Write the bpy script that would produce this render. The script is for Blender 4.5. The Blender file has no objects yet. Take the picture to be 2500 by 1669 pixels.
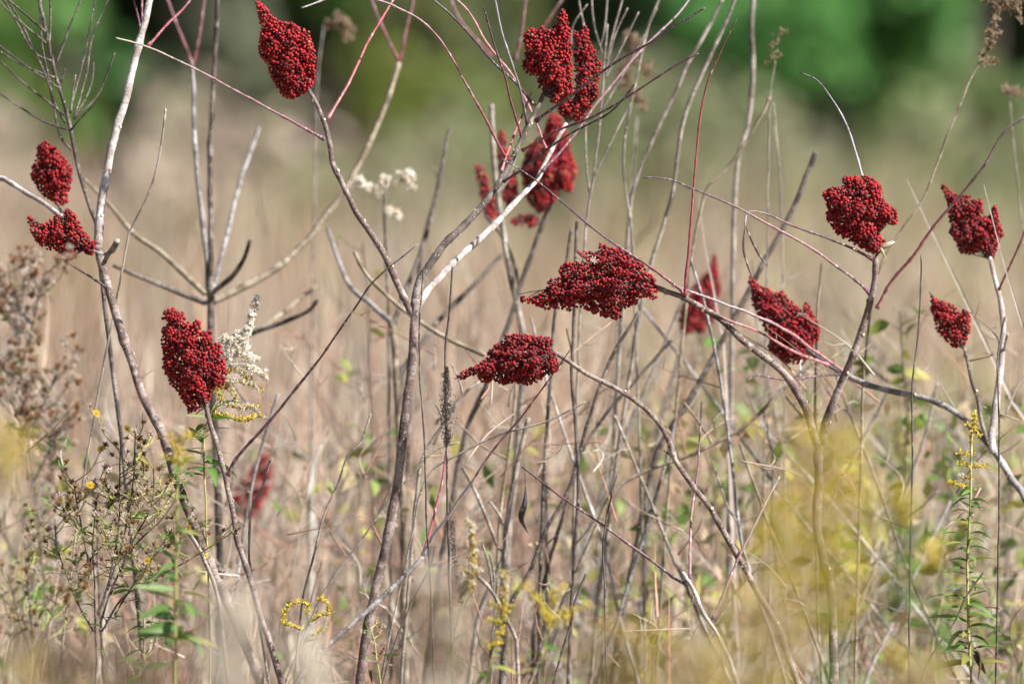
import bpy, math, random
import numpy as np
from mathutils import Vector, Matrix

# ------------------------------------------------------------------ camera, sky, sun, exposure
SC = bpy.context.scene
COL = SC.collection
FOCUS = 12.5                     # metres from the camera to the sharp fruit heads
KPX = 0.00045 / FOCUS            # tangent of one photograph pixel
CAM_Z = 1.30
HORIZON = 340.0                  # photograph row of the horizon
PITCH = math.atan((834.5 - HORIZON) * KPX)
CAM = np.array([0.0, -FOCUS, CAM_Z])

cam_data = bpy.data.cameras.new('camera')
cam = bpy.data.objects.new('camera', cam_data)
COL.objects.link(cam)
cam.location = CAM
cam.rotation_euler = (math.pi / 2 - PITCH, 0, 0)
cam_data.lens = 400
cam_data.sensor_width = 36
cam_data.clip_start = 0.1
cam_data.clip_end = 900
cam_data.dof.use_dof = True
cam_data.dof.focus_distance = FOCUS
cam_data.dof.aperture_fstop = 5.6
cam_data.dof.aperture_blades = 9
SC.camera = cam

SUN_AZ = math.radians(119)        # clockwise from +Y (view direction): behind the camera, to the right
SUN_EL = math.radians(43)
world = bpy.data.worlds.new('World')
SC.world = world
world.use_nodes = True
wn = world.node_tree
bg = wn.nodes['Background']
sky = wn.nodes.new('ShaderNodeTexSky')
sky.sky_type = 'NISHITA'
sky.sun_disc = False
sky.sun_elevation = SUN_EL
sky.sun_rotation = SUN_AZ
wn.links.new(sky.outputs['Color'], bg.inputs['Color'])
bg.inputs['Strength'].default_value = 0.05

sun_data = bpy.data.lights.new('sun', 'SUN')
sun_data.energy = 5.0
sun_data.angle = math.radians(0.53)
sun_data.color = (1.0, 0.965, 0.92)
sun = bpy.data.objects.new('sun', sun_data)
COL.objects.link(sun)
to_sun = Vector((math.sin(SUN_AZ) * math.cos(SUN_EL), math.cos(SUN_AZ) * math.cos(SUN_EL), math.sin(SUN_EL)))
sun.rotation_euler = to_sun.to_track_quat('Z', 'Y').to_euler()
sun.location = (4, -8, 9)

SC.view_settings.view_transform = 'Standard'
SC.view_settings.look = 'None'
SC.view_settings.exposure = 1.38
SC.view_settings.gamma = 1.0
SC.render.engine = 'CYCLES'
SC.cycles.use_denoising = True
SC.cycles.max_bounces = 6
SC.cycles.diffuse_bounces = 3
SC.cycles.transparent_max_bounces = 4

rng = np.random.default_rng(7)
random.seed(7)

# ------------------------------------------------------------------ helpers
FWD = np.array([0.0, math.cos(PITCH), -math.sin(PITCH)])
UPV = np.array([0.0, math.sin(PITCH), math.cos(PITCH)])
RGT = np.array([1.0, 0.0, 0.0])


def P(x, y, d):
    """photograph point (x, y) placed d metres behind the plane of focus, in world metres"""
    D = FOCUS + d
    return CAM + FWD * D + RGT * ((x - 1250.0) * KPX * D) - UPV * ((y - 834.5) * KPX * D)


def mpp(d):
    return KPX * (FOCUS + d)


class MB:
    """collects geometry for ONE mesh object"""
    def __init__(self):
        self.v, self.f, self.c, self.l, self.n = [], [], [], [], 0

    def add(self, v, faces, col=(1, 1, 1), ln=0.0):
        v = np.asarray(v, float).reshape(-1, 3)
        for f in faces:
            f = np.asarray(f, np.int64)
            if f.size:
                self.f.append(f + self.n)
        self.v.append(v)
        c = np.empty((len(v), 3)); c[:] = col
        self.c.append(c)
        t = np.empty(len(v)); t[:] = ln
        self.l.append(t)
        self.n += len(v)

    def tube(self, pts, rad, sides=7, col=(1, 1, 1), cap=True):
        pts = np.asarray(pts, float); n = len(pts)
        rad = np.broadcast_to(np.asarray(rad, float), (n,))
        tan = np.gradient(pts, axis=0)
        tan /= np.linalg.norm(tan, axis=1)[:, None] + 1e-12
        a = np.array([0.0, 1.0, 0.0]) if abs(tan[0][1]) < 0.9 else np.array([1.0, 0, 0])
        U = np.empty((n, 3)); u = a - tan[0] * a.dot(tan[0]); u /= np.linalg.norm(u)
        for i in range(n):
            u = u - tan[i] * u.dot(tan[i]); u /= np.linalg.norm(u) + 1e-12
            U[i] = u
        W = np.cross(tan, U)
        ang = np.arange(sides) * 2 * math.pi / sides
        ring = pts[:, None, :] + rad[:, None, None] * (np.cos(ang)[None, :, None] * U[:, None, :] + np.sin(ang)[None, :, None] * W[:, None, :])
        v = ring.reshape(-1, 3)
        i = np.arange(n - 1)[:, None] * sides; j = np.arange(sides)[None, :]; j2 = (j + 1) % sides
        q = np.stack([i + j, i + j2, i + sides + j2, i + sides + j], -1).reshape(-1, 4)
        ln = np.concatenate([[0], np.cumsum(np.linalg.norm(np.diff(pts, axis=0), axis=1))])
        lv = np.repeat(ln, sides)
        faces = [q]
        if cap:
            v = np.vstack([v, pts[0] - tan[0] * rad[0] * 0.3, pts[-1] + tan[-1] * rad[-1] * 0.5])
            lv = np.append(lv, [0, ln[-1]])
            jj = np.arange(sides); jn = (jj + 1) % sides
            faces.append(np.stack([np.full(sides, n * sides), jn, jj], -1))
            b = (n - 1) * sides
            faces.append(np.stack([np.full(sides, n * sides + 1), b + jj, b + jn], -1))
        if isinstance(col, np.ndarray) and col.ndim == 2 and len(col) == n:
            cc = np.repeat(col, sides, axis=0)
            if cap: cc = np.vstack([cc, col[0], col[-1]])
            col = cc
        self.add(v, faces, col, lv)

    def mesh(self, name, mat, smooth=True, origin=None):
        me = bpy.data.meshes.new(name)
        v = np.vstack(self.v)
        if origin is not None: v = v - np.asarray(origin)
        me.vertices.add(len(v)); me.vertices.foreach_set('co', v.astype(np.float32).ravel())
        idx = np.concatenate([f.ravel() for f in self.f]).astype(np.int32)
        cnt = np.concatenate([np.full(len(f), f.shape[1]) for f in self.f]).astype(np.int32)
        st = np.concatenate([[0], np.cumsum(cnt)[:-1]]).astype(np.int32)
        me.loops.add(len(idx)); me.loops.foreach_set('vertex_index', idx)
        me.polygons.add(len(cnt)); me.polygons.foreach_set('loop_start', st)
        me.polygons.foreach_set('use_smooth', np.full(len(cnt), smooth))
        me.update(calc_edges=True)
        a = me.attributes.new('Col', 'FLOAT_COLOR', 'POINT')
        c = np.vstack(self.c); c4 = np.ones((len(c), 4), np.float32); c4[:, :3] = c
        a.data.foreach_set('color', c4.ravel())
        b = me.attributes.new('len', 'FLOAT', 'POINT')
        b.data.foreach_set('value', np.concatenate(self.l).astype(np.float32))
        me.materials.append(mat)
        return me


def loc_of(o):
    """world location of a chain of parented objects that are only translated"""
    p = np.zeros(3)
    while o is not None:
        p = p + np.array(o.location); o = o.parent
    return p


def obj(name, me, parent=None, loc=(0, 0, 0), kind=None):
    o = bpy.data.objects.new(name, me); COL.objects.link(o)
    o.location = loc
    if parent is not None: o.parent = parent
    if kind: o['kind'] = kind
    return o


def build(mb, name, mat, parent, smooth=True, kind=None):
    return obj(name, mb.mesh(name, mat, smooth, loc_of(parent)), parent, kind=kind)


def tag(o, label, cat, group=None):
    o['label'] = label; o['category'] = cat
    if group: o['group'] = group
    return o


def thing(name, label, cat, loc, group=None):
    o = obj(name, None, None, loc)
    o.empty_display_size = 0.05
    return tag(o, label, cat, group)


def crom(p, n):
    """Catmull-Rom resampling of a polyline, evenly by chord length"""
    p = np.asarray(p, float)
    if len(p) == 2:
        t = np.linspace(0, 1, n)[:, None]; return p[0] * (1 - t) + p[1] * t
    q = np.vstack([2 * p[0] - p[1], p, 2 * p[-1] - p[-2]])
    ch = np.concatenate([[0], np.cumsum(np.linalg.norm(np.diff(p, axis=0), axis=1))])
    s = np.linspace(0, ch[-1], n); out = np.empty((n, p.shape[1]))
    k = np.clip(np.searchsorted(ch, s, 'right') - 1, 0, len(p) - 2)
    t = ((s - ch[k]) / (ch[k + 1] - ch[k] + 1e-12))[:, None]
    a, b, c, e = q[k], q[k + 1], q[k + 2], q[k + 3]
    out = 0.5 * (2 * b + (c - a) * t + (2 * a - 5 * b + 4 * c - e) * t ** 2 + (3 * b - a - 3 * c + e) * t ** 3)
    return out


def path(pts, d):
    """pixel polyline -> world polyline; d is one depth or (start, end)"""
    if np.isscalar(d): d = (d, d)
    pp = np.asarray(pts, float)
    s = np.concatenate([[0], np.cumsum(np.hypot(*np.diff(pp, axis=0).T))]); s /= s[-1]
    return np.array([P(x, y, d[0] + (d[1] - d[0]) * t) for (x, y), t in zip(pp, s)])


def wobble(n, amp, step=5):
    m = max(3, n // step)
    w = rng.normal(0, 1, (m, 3))
    return amp * np.stack([np.interp(np.linspace(0, m - 1, n), np.arange(m), w[:, k]) for k in range(3)], 1)


# ------------------------------------------------------------------ materials
ALB = 0.74


def new_mat(name):
    m = bpy.data.materials.new(name); m.use_nodes = True
    nt = m.node_tree; b = nt.nodes['Principled BSDF']
    b.inputs['Specular IOR Level'].default_value = 0.25
    return m, nt, b


def N(nt, typ, **kw):
    n = nt.nodes.new(typ)
    for k, v in kw.items(): setattr(n, k, v)
    return n


def mix(nt, fac, a, b, mode='MIX'):
    n = N(nt, 'ShaderNodeMix', data_type='RGBA', blend_type=mode)
    for s, i in ((fac, 0), (a, 6), (b, 7)):
        if hasattr(s, 'is_linked'): nt.links.new(s, n.inputs[i])
        elif i == 0: n.inputs[0].default_value = s
        else: n.inputs[i].default_value = (*s, 1)
    return n.outputs[2]


def noise_fac(nt, scale, lo, hi, detail=3.0, stretch=None):
    tc = N(nt, 'ShaderNodeTexCoord')
    src = tc.outputs['Object']
    if stretch:
        mp = N(nt, 'ShaderNodeMapping'); mp.inputs['Scale'].default_value = stretch
        nt.links.new(src, mp.inputs[0]); src = mp.outputs[0]
    t = N(nt, 'ShaderNodeTexNoise'); t.inputs['Scale'].default_value = scale; t.inputs['Detail'].default_value = detail
    nt.links.new(src, t.inputs['Vector'])
    r = N(nt, 'ShaderNodeMapRange'); r.inputs[1].default_value = lo; r.inputs[2].default_value = hi
    nt.links.new(t.outputs['Fac'], r.inputs[0])
    return r.outputs[0], t.outputs['Fac']


def bark(name, ca, cb, fleck, rough=0.8, s=1.0, rings=0.5, bump=0.5, lent=(0.62, 0.52, 0.42)):
    """woody stem: blotches of two tones, dark flecks, pale lenticels and fine rings along the length"""
    m, nt, b = new_mat(name)
    f1, _ = noise_fac(nt, 70 * s, 0.42, 0.58)
    c = mix(nt, f1, ca, cb)
    f0, _ = noise_fac(nt, 22 * s, 0.56, 0.66)
    c = mix(nt, f0, c, tuple(0.55 * v for v in ca))
    f9, _ = noise_fac(nt, 35 * s, 0.60, 0.66, 5)
    c = mix(nt, f9, c, tuple(min(0.75, 1.25 * v + 0.06) for v in cb))
    f2, h2 = noise_fac(nt, 420 * s, 0.58, 0.68, 4)
    c = mix(nt, f2, c, fleck)
    tc = N(nt, 'ShaderNodeTexCoord')
    vo = N(nt, 'ShaderNodeTexVoronoi'); vo.inputs['Scale'].default_value = 260 * s
    nt.links.new(tc.outputs['Object'], vo.inputs['Vector'])
    lr = N(nt, 'ShaderNodeMapRange'); lr.inputs[1].default_value = 0.20; lr.inputs[2].default_value = 0.12
    nt.links.new(vo.outputs['Distance'], lr.inputs[0])
    c = mix(nt, lr.outputs[0], c, lent)
    at = N(nt, 'ShaderNodeAttribute', attribute_name='len')
    ma = N(nt, 'ShaderNodeMath', operation='MULTIPLY'); ma.inputs[1].default_value = 330
    nt.links.new(at.outputs['Fac'], ma.inputs[0])
    n1 = N(nt, 'ShaderNodeTexNoise', noise_dimensions='1D'); n1.inputs['Scale'].default_value = 1.0; n1.inputs['Detail'].default_value = 2
    nt.links.new(ma.outputs[0], n1.inputs['W'])
    rr = N(nt, 'ShaderNodeMapRange'); rr.inputs[1].default_value = 0.60; rr.inputs[2].default_value = 0.72; rr.inputs[4].default_value = rings
    nt.links.new(n1.outputs['Fac'], rr.inputs[0])
    c = mix(nt, rr.outputs[0], c, fleck)
    c = mix(nt, 1.0, c, (ALB, ALB, ALB), 'MULTIPLY')
    nt.links.new(c, b.inputs['Base Color'])
    b.inputs['Roughness'].default_value = rough
    bp = N(nt, 'ShaderNodeBump'); bp.inputs['Strength'].default_value = bump; bp.inputs['Distance'].default_value = 0.002
    nt.links.new(h2, bp.inputs['Height']); nt.links.new(bp.outputs[0], b.inputs['Normal'])
    return m


def attr_mat(name, rough=0.8, trans=0.0, var=0.25, scale=160, sheen=0.0, bump=0.0, randobj=0.0, alb=ALB):
    """colour carried by each piece itself, broken up by fine noise; thin tissue lets light through"""
    m, nt, b = new_mat(name)
    at = N(nt, 'ShaderNodeAttribute', attribute_name='Col')
    f, h = noise_fac(nt, scale, 0.3, 0.7)
    hs = N(nt, 'ShaderNodeHueSaturation')
    mr = N(nt, 'ShaderNodeMapRange'); mr.inputs[3].default_value = alb * (1 - var); mr.inputs[4].default_value = alb * (1 + var)
    nt.links.new(f, mr.inputs[0])
    val = mr.outputs[0]
    if randobj:
        oi = N(nt, 'ShaderNodeObjectInfo')
        m2 = N(nt, 'ShaderNodeMapRange'); m2.inputs[3].default_value = 1 - randobj; m2.inputs[4].default_value = 1 + randobj
        nt.links.new(oi.outputs['Random'], m2.inputs[0])
        mm = N(nt, 'ShaderNodeMath', operation='MULTIPLY')
        nt.links.new(val, mm.inputs[0]); nt.links.new(m2.outputs[0], mm.inputs[1]); val = mm.outputs[0]
    nt.links.new(val, hs.inputs['Value'])
    nt.links.new(at.outputs['Color'], hs.inputs['Color'])
    nt.links.new(hs.outputs[0], b.inputs['Base Color'])
    b.inputs['Roughness'].default_value = rough
    if sheen:
        b.inputs['Sheen Weight'].default_value = sheen
        b.inputs['Sheen Tint'].default_value = (1.0, 0.45, 0.4, 1)
    if bump:
        bp = N(nt, 'ShaderNodeBump'); bp.inputs['Strength'].default_value = bump; bp.inputs['Distance'].default_value = 0.0008
        nt.links.new(h, bp.inputs['Height']); nt.links.new(bp.outputs[0], b.inputs['Normal'])
    if trans:
        tr = N(nt, 'ShaderNodeBsdfTranslucent'); nt.links.new(hs.outputs[0], tr.inputs['Color'])
        ms = N(nt, 'ShaderNodeMixShader'); ms.inputs[0].default_value = trans
        nt.links.new(b.outputs[0], ms.inputs[1]); nt.links.new(tr.outputs[0], ms.inputs[2])
        nt.links.new(ms.outputs[0], nt.nodes['Material Output'].inputs['Surface'])
    return m


def ramp_stalk(name, cols, flake=(0.55, 0.52, 0.50), amount=0.35, rough=0.65):
    """smooth leaf stalk whose colour runs along its length (attribute Col), with peeling silvery flakes"""
    m, nt, b = new_mat(name)
    at = N(nt, 'ShaderNodeAttribute', attribute_name='Col')
    f, h = noise_fac(nt, 330, 0.60 - 0.1 * amount, 0.66, 4, (1, 1, 0.35))
    mm = N(nt, 'ShaderNodeMath', operation='MULTIPLY'); mm.inputs[1].default_value = amount * 2
    nt.links.new(f, mm.inputs[0])
    c = mix(nt, mm.outputs[0], at.outputs['Color'], flake)
    f2, _ = noise_fac(nt, 150, 0.55, 0.75)
    c = mix(nt, f2, c, (0.05, 0.03, 0.035))
    c = mix(nt, 1.0, c, (ALB, ALB, ALB), 'MULTIPLY')
    nt.links.new(c, b.inputs['Base Color'])
    b.inputs['Roughness'].default_value = rough
    bp = N(nt, 'ShaderNodeBump'); bp.inputs['Strength'].default_value = 0.3; bp.inputs['Distance'].default_value = 0.0005
    nt.links.new(h, bp.inputs['Height']); nt.links.new(bp.outputs[0], b.inputs['Normal'])
    return m


M = {
    'pale': bark('pale_bark', (0.33, 0.28, 0.26), (0.56, 0.52, 0.50), (0.20, 0.12, 0.10), rings=0.35),
    'brown': bark('mauve_brown_bark', (0.15, 0.105, 0.093), (0.32, 0.255, 0.23), (0.06, 0.036, 0.034)),
    'grey': bark('grey_bark', (0.16, 0.145, 0.14), (0.34, 0.32, 0.315), (0.08, 0.065, 0.06)),
    'dark': bark('dark_bark', (0.075, 0.058, 0.05), (0.17, 0.14, 0.12), (0.03, 0.025, 0.025)),
    'tan': bark('tan_bark', (0.19, 0.15, 0.10), (0.35, 0.29, 0.215), (0.14, 0.10, 0.07)),
    'stalk': ramp_stalk('leaf_stalk', None),
    'deadstem': bark('dead_weed_stem', (0.085, 0.068, 0.06), (0.17, 0.14, 0.12), (0.02, 0.017, 0.017), s=1.5, lent=(0.25, 0.21, 0.18)),
    'greystem': bark('grey_weed_stem', (0.19, 0.16, 0.135), (0.36, 0.315, 0.27), (0.10, 0.08, 0.07), s=0.8),
    'berry': attr_mat('sumac_berry', 0.6, 0.0, 0.30, 900, sheen=0.08, bump=0.5, randobj=0.16),
    'scar': attr_mat('leaf_scar', 0.8, 0, 0.2, 900),
    'leaf': attr_mat('green_leaf', 0.5, 0.30, 0.22, 120, randobj=0.2),
    'flower': attr_mat('flower', 0.7, 0.6, 0.25, 400, alb=0.88),
    'fluff': attr_mat('seed_fluff', 0.9, 0.5, 0.12, 300, alb=0.95),
    'grass': attr_mat('dry_grass', 0.75, 0.20, 0.22, 60),
    'foliage': attr_mat('tree_foliage', 0.55, 0.30, 0.25, 5, alb=0.9),
    'insect': attr_mat('insect_shell', 0.5, 0, 0.25, 900),
}


# ------------------------------------------------------------------ the setting: ground
def ground():
    m, nt, b = new_mat('field_soil')
    f, h = noise_fac(nt, 1.3, 0.35, 0.65, 6)
    c = mix(nt, f, (0.12, 0.085, 0.055), (0.24, 0.19, 0.12))
    f2, _ = noise_fac(nt, 40, 0.5, 0.7, 4)
    c = mix(nt, f2, c, (0.30, 0.24, 0.16))
    nt.links.new(c, b.inputs['Base Color']); b.inputs['Roughness'].default_value = 0.95
    n = 90
    xs = np.concatenate([-np.geomspace(600, 0.6, n // 2), np.geomspace(0.6, 600, n // 2)])
    X, Y = np.meshgrid(xs, xs + 0.0, indexing='ij')
    Z = 0.05 * np.sin(X * 0.9) * np.cos(Y * 0.7) * (np.hypot(X, Y) < 60)
    v = np.stack([X, Y, Z - 0.05], -1).reshape(-1, 3)
    i, j = np.meshgrid(np.arange(n - 1), np.arange(n - 1), indexing='ij')
    a = (i * n + j).ravel()
    q = np.stack([a, a + n, a + n + 1, a + 1], -1)
    mb = MB(); mb.add(v, [q])
    o = obj('ground', mb.mesh('ground', m)); o['kind'] = 'structure'
    o['label'] = 'brown soil of the old field under the grass'


ground()


# ------------------------------------------------------------------ grass, as mass
STRAW = np.array([(0.60, 0.46, 0.36), (0.55, 0.36, 0.27), (0.67, 0.57, 0.47), (0.47, 0.27, 0.185), (0.54, 0.43, 0.36), (0.42, 0.235, 0.16), (0.65, 0.51, 0.43), (0.60, 0.44, 0.37)])
OLIVE = np.array([(0.25, 0.29, 0.09), (0.36, 0.36, 0.13), (0.20, 0.25, 0.08), (0.42, 0.39, 0.20)])


def ribbons(mb, base, tip, bend, w, col, segs=4, face=None):
    """many flat blades at once: (N,3) base and tip, bend vectors, widths and colours"""
    n = len(base)
    t = np.linspace(0, 1, segs)[None, :, None]
    c = base[:, None, :] * (1 - t) + tip[:, None, :] * t + bend[:, None, :] * (t * (1 - t)) * 4 * t
    ang = rng.uniform(-0.8, 1.3, n) if face is None else face
    side = np.stack([np.cos(ang), np.sin(ang), np.zeros(n)], -1)
    prof = (1 - np.linspace(0, 1, segs) ** 2 * 0.85)[None, :, None]
    off = side[:, None, :] * (np.asarray(w).reshape(-1, 1, 1) * 0.5) * prof
    v = np.stack([c - off, c + off], 2).reshape(-1, 3)
    k = np.arange(segs - 1) * 2
    q = np.stack([k, k + 1, k + 3, k + 2], -1)
    q = (q[None] + (np.arange(n) * segs * 2)[:, None, None]).reshape(-1, 4)
    mb.add(v, [q], np.repeat(col, segs * 2, axis=0))


def patch(x, y, s, seed):
    r = np.random.default_rng(seed)
    z = np.zeros_like(x)
    for _ in range(7):
        a = r.uniform(0, 2 * math.pi); f = r.uniform(0.5, 1.8) / s
        z += np.sin((x * math.cos(a) + y * math.sin(a)) * f * 6.28 + r.uniform(0, 6.28))
    return z / 3.5


def grass(name, label, y0, y1, dens, per, hmin, hmax, w, olive, leaf=True, margin=1.1, segs=4, messy=1.0, dead=0.10):
    """clumps of tall dry grass between y0 and y1 metres behind the plane of focus"""
    n = int((y1 - y0) * ((FOCUS + (y0 + y1) / 2) * 0.09 + 2 * margin) * dens)
    y = rng.uniform(y0, y1, n)
    half = (FOCUS + y) * 0.045 + margin
    x = rng.uniform(-1, 1, n) * half
    ch = hmin + (hmax - hmin) * np.clip(0.5 + 0.35 * patch(x, y, 3.0, 3) + rng.normal(0, 0.16, n), 0, 1)
    tint = rng.integers(0, len(STRAW), n)
    ol = rng.random(n) < olive(x, y)
    cx = np.repeat(x, per) + rng.normal(0, 0.055, n * per)
    cy = np.repeat(y, per) + rng.normal(0, 0.055, n * per)
    h = np.repeat(ch, per) * rng.uniform(0.72, 1.1, n * per)
    N_ = n * per
    lean = messy * rng.normal(0, 0.10, (N_, 2)) + np.repeat(rng.normal(0, 0.06, (n, 2)), per, axis=0)
    base = np.stack([cx, cy, np.full(N_, -0.05)], -1)
    tip = np.stack([cx + lean[:, 0] * h, cy + lean[:, 1] * h, h], -1)
    bend = np.stack([rng.normal(0, 0.035, N_), rng.normal(0, 0.035, N_), np.zeros(N_)], -1)
    col = STRAW[np.repeat(tint, per)].copy()
    om = np.repeat(ol, per)
    col[om] = OLIVE[rng.integers(0, len(OLIVE), om.sum())]
    col = np.clip(col * np.repeat(rng.uniform(0.72, 1.15, (n, 1)), per, axis=0) * np.exp(rng.normal(-0.10, 0.40, (N_, 1))) * np.array([1.0, 1.0, 0.93]), 0, 0.85)
    dk = rng.random(N_) < dead
    col[dk] = np.array((0.13, 0.09, 0.075)) * rng.uniform(0.6, 1.6, (dk.sum(), 1))
    mb = MB()
    ribbons(mb, base, tip, bend, w * rng.uniform(0.6, 1.4, N_), col, segs)
    if leaf:                                    # drooping blades and spikelet leaves along the culms
        k = 2
        t = rng.uniform(0.45, 0.98, (N_ * k, 1))
        b2 = np.repeat(base, k, 0) * (1 - t) + np.repeat(tip, k, 0) * t + np.repeat(bend, k, 0) * (t * (1 - t)) * 4 * t
        L = rng.uniform(0.05, 0.20, N_ * k)
        a = rng.uniform(0, 6.28, N_ * k)
        t2 = b2 + np.stack([np.cos(a) * L * 0.35, np.sin(a) * L * 0.35, L * rng.uniform(0.4, 1.0, N_ * k)], -1)
        bd = np.stack([np.cos(a) * L * 0.15, np.sin(a) * L * 0.15, -L * 0.1], -1)
        c2 = np.repeat(col, k, 0) * rng.uniform(0.85, 1.25, (N_ * k, 1))
        ribbons(mb, b2, t2, bd, rng.uniform(0.0015, 0.0042, N_ * k), np.clip(c2, 0, 0.75), 3)
    o = obj(name, mb.mesh(name, M['grass'], False)); o['kind'] = 'stuff'
    o['label'] = label; o['category'] = 'grass'
    return o


grass('near_dry_grass', 'tan and russet dry grass standing close behind the sumac', 0.9, 5.5, 11, 40, 0.55, 1.18, 0.0036,
      lambda x, y: 0.05 + 0.10 * (x > 0.2), dead=0.22)
grass('tangled_straw', 'bright broken straw tangled low between the sumac stems', 0.25, 1.8, 22, 24, 0.55, 0.98, 0.0024,
      lambda x, y: 0.10 + 0.15 * (x > 0.2), margin=0.5, messy=3.0, dead=0.24)
grass('field_grass', 'pinkish tan tall grass of the old field, out of focus', 5.5, 20, 4.6, 34, 0.70, 1.27, 0.0062,
      lambda x, y: 0.06 + 0.16 * (x > 0.0))
grass('far_field_grass', 'far tan and olive grass reaching to the bushes at the field edge', 20, 47, 4.0, 18, 0.80, 1.30, 0.012,
      lambda x, y: np.clip(0.20 + 0.45 * (x > -0.3) * (y > 22), 0, 0.75), leaf=False, segs=3, margin=2.5)
grass('foreground_grass', 'low dry grass in front of the sumac shrubs', -7.0, -1.0, 9, 16, 0.35, 0.72, 0.0030,
      lambda x, y: 0.25 + 0 * x, margin=0.8)


# ------------------------------------------------------------------ trees and bushes along the field edge
def leaf_cloud(mb, centre, radii, n, size, cols, clumps=14, seed=0):
    """leaf-sized faces in clumps spread through an uneven crown"""
    r = np.random.default_rng(seed)
    d = r.normal(0, 1, (clumps, 3)); d /= np.linalg.norm(d, axis=1)[:, None]
    cc = centre + d * np.asarray(radii) * r.uniform(0.35, 0.95, (clumps, 1))
    cr = np.asarray(radii).mean() * r.uniform(0.22, 0.48, clumps)
    k = r.integers(0, clumps, n)
    q = r.normal(0, 1, (n, 3)); q /= np.linalg.norm(q, axis=1)[:, None]
    p = cc[k] + q * cr[k][:, None] * r.uniform(0.55, 1.0, (n, 1)) ** 0.5
    a = r.normal(0, 1, (n, 3)); a /= np.linalg.norm(a, axis=1)[:, None]
    b = np.cross(a, r.normal(0, 1, (n, 3))); b /= np.linalg.norm(b, axis=1)[:, None]
    s = size * r.uniform(0.6, 1.3, (n, 1))
    v = np.stack([p - a * s, p + b * s * 0.45, p + a * s, p - b * s * 0.45], 1).reshape(-1, 3)
    col = np.asarray(cols)[r.integers(0, len(cols), n)] * r.uniform(0.7, 1.3, (n, 1))
    mb.add(v, [np.arange(n * 4).reshape(-1, 4)], np.repeat(col, 4, axis=0))


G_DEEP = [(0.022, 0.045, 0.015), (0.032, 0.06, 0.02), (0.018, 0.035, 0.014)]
G_BRIGHT = [(0.13, 0.33, 0.085), (0.15, 0.35, 0.10), (0.09, 0.24, 0.06)]
G_OLIVE = [(0.17, 0.21, 0.04), (0.13, 0.18, 0.035), (0.22, 0.24, 0.06)]
G_DULL = [(0.17, 0.19, 0.12), (0.21, 0.22, 0.15), (0.14, 0.17, 0.09)]


def tree(name, label, px, d, height, spread, low, cols, n, size, seed, trunk_r=0.12, group=None):
    c = P(px, HORIZON, d); base = np.array([c[0], c[1], 0.0])
    t = thing(name, label, 'tree' if 'tree' in name else 'bush', base, group)
    r = np.random.default_rng(seed)
    mb = MB()
    top = base + np.array([r.normal(0, 0.2), 0, height * 0.8])
    tp = crom([base - [0, 0, 0.06], base + [r.normal(0, 0.06), 0, height * 0.25], top * 0.5 + base * 0.5 + [r.normal(0, 0.1), 0, 0], top], 10)
    mb.tube(tp, np.linspace(trunk_r, trunk_r * 0.25, 10), 7)
    for k in range(7):
        f = r.uniform(0.2, 0.9); i = int(f * 9)
        a = r.uniform(0, 6.28)
        e = tp[i] + np.array([math.cos(a) * spread * 0.7, math.sin(a) * spread * 0.7, height * 0.18])
        mb.tube(crom([tp[i], tp[i] * 0.5 + e * 0.5 + [0, 0, height * 0.03], e], 6), np.linspace(trunk_r * 0.4, trunk_r * 0.08, 6), 5)
    build(mb, 'trunk', M['dark'], t)
    mb = MB()
    leaf_cloud(mb, base + np.array([0, 0, (low + height) / 2]), (spread, spread * 0.8, (height - low) / 2), n, size, cols, 26, seed + 100)
    build(mb, 'crown', M['foliage'], t, False)
    return t


tree('bush', 'vivid green rounded bush at the field edge, upper right', 2030, 46, 2.45, 0.70, 1.35, G_BRIGHT, 5600, 0.07, 1, 0.04, 'bushes along the field edge')
tree('bush', 'second bright green bush partly behind the vivid one, upper right corner side', 1760, 50, 2.5, 0.40, 1.75, G_BRIGHT, 2000, 0.07, 2, 0.03, 'bushes along the field edge')
tree('bush', 'low olive green bush between the two upper fruit heads', 960, 47, 1.72, 0.55, 1.2, G_OLIVE, 2600, 0.06, 3, 0.03, 'bushes along the field edge')
tree('bush', 'green bush behind the tip of the topmost red fruit head', 790, 52, 2.7, 0.40, 1.98, G_BRIGHT + G_OLIVE, 1800, 0.07, 4, 0.03, 'bushes along the field edge')
tree('bush', 'olive green bush at the upper left edge behind the dark weed', 40, 45, 2.4, 0.42, 1.15, G_OLIVE + G_BRIGHT, 2600, 0.07, 5, 0.03, 'bushes along the field edge')
tree('bush', 'small deep green bush behind the pale sumac stem, upper left', 300, 48, 1.75, 0.35, 1.25, G_BRIGHT + G_DEEP, 1800, 0.06, 6, 0.03, 'bushes along the field edge')
tree('bush', 'dull grey green bush left of the topmost fruit head', 540, 52, 2.5, 0.35, 1.35, G_DULL, 1600, 0.07, 7, 0.03, 'bushes along the field edge')
tree('bush', 'brownish olive bush above the centre of the field edge', 1130, 53, 2.6, 0.50, 1.3, G_DULL + G_OLIVE, 2200, 0.07, 8, 0.03, 'bushes along the field edge')
tree('bush', 'low dull green bush at the right below the dark trees', 2330, 47, 1.62, 0.55, 1.1, G_OLIVE + G_BRIGHT + G_DULL, 2000, 0.06, 9, 0.03, 'bushes along the field edge')
tree('bush', 'pale grey green bush behind the middle sumac branches', 1560, 51, 1.85, 0.5, 1.1, G_DULL, 2000, 0.06, 10, 0.03, 'bushes along the field edge')
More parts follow.
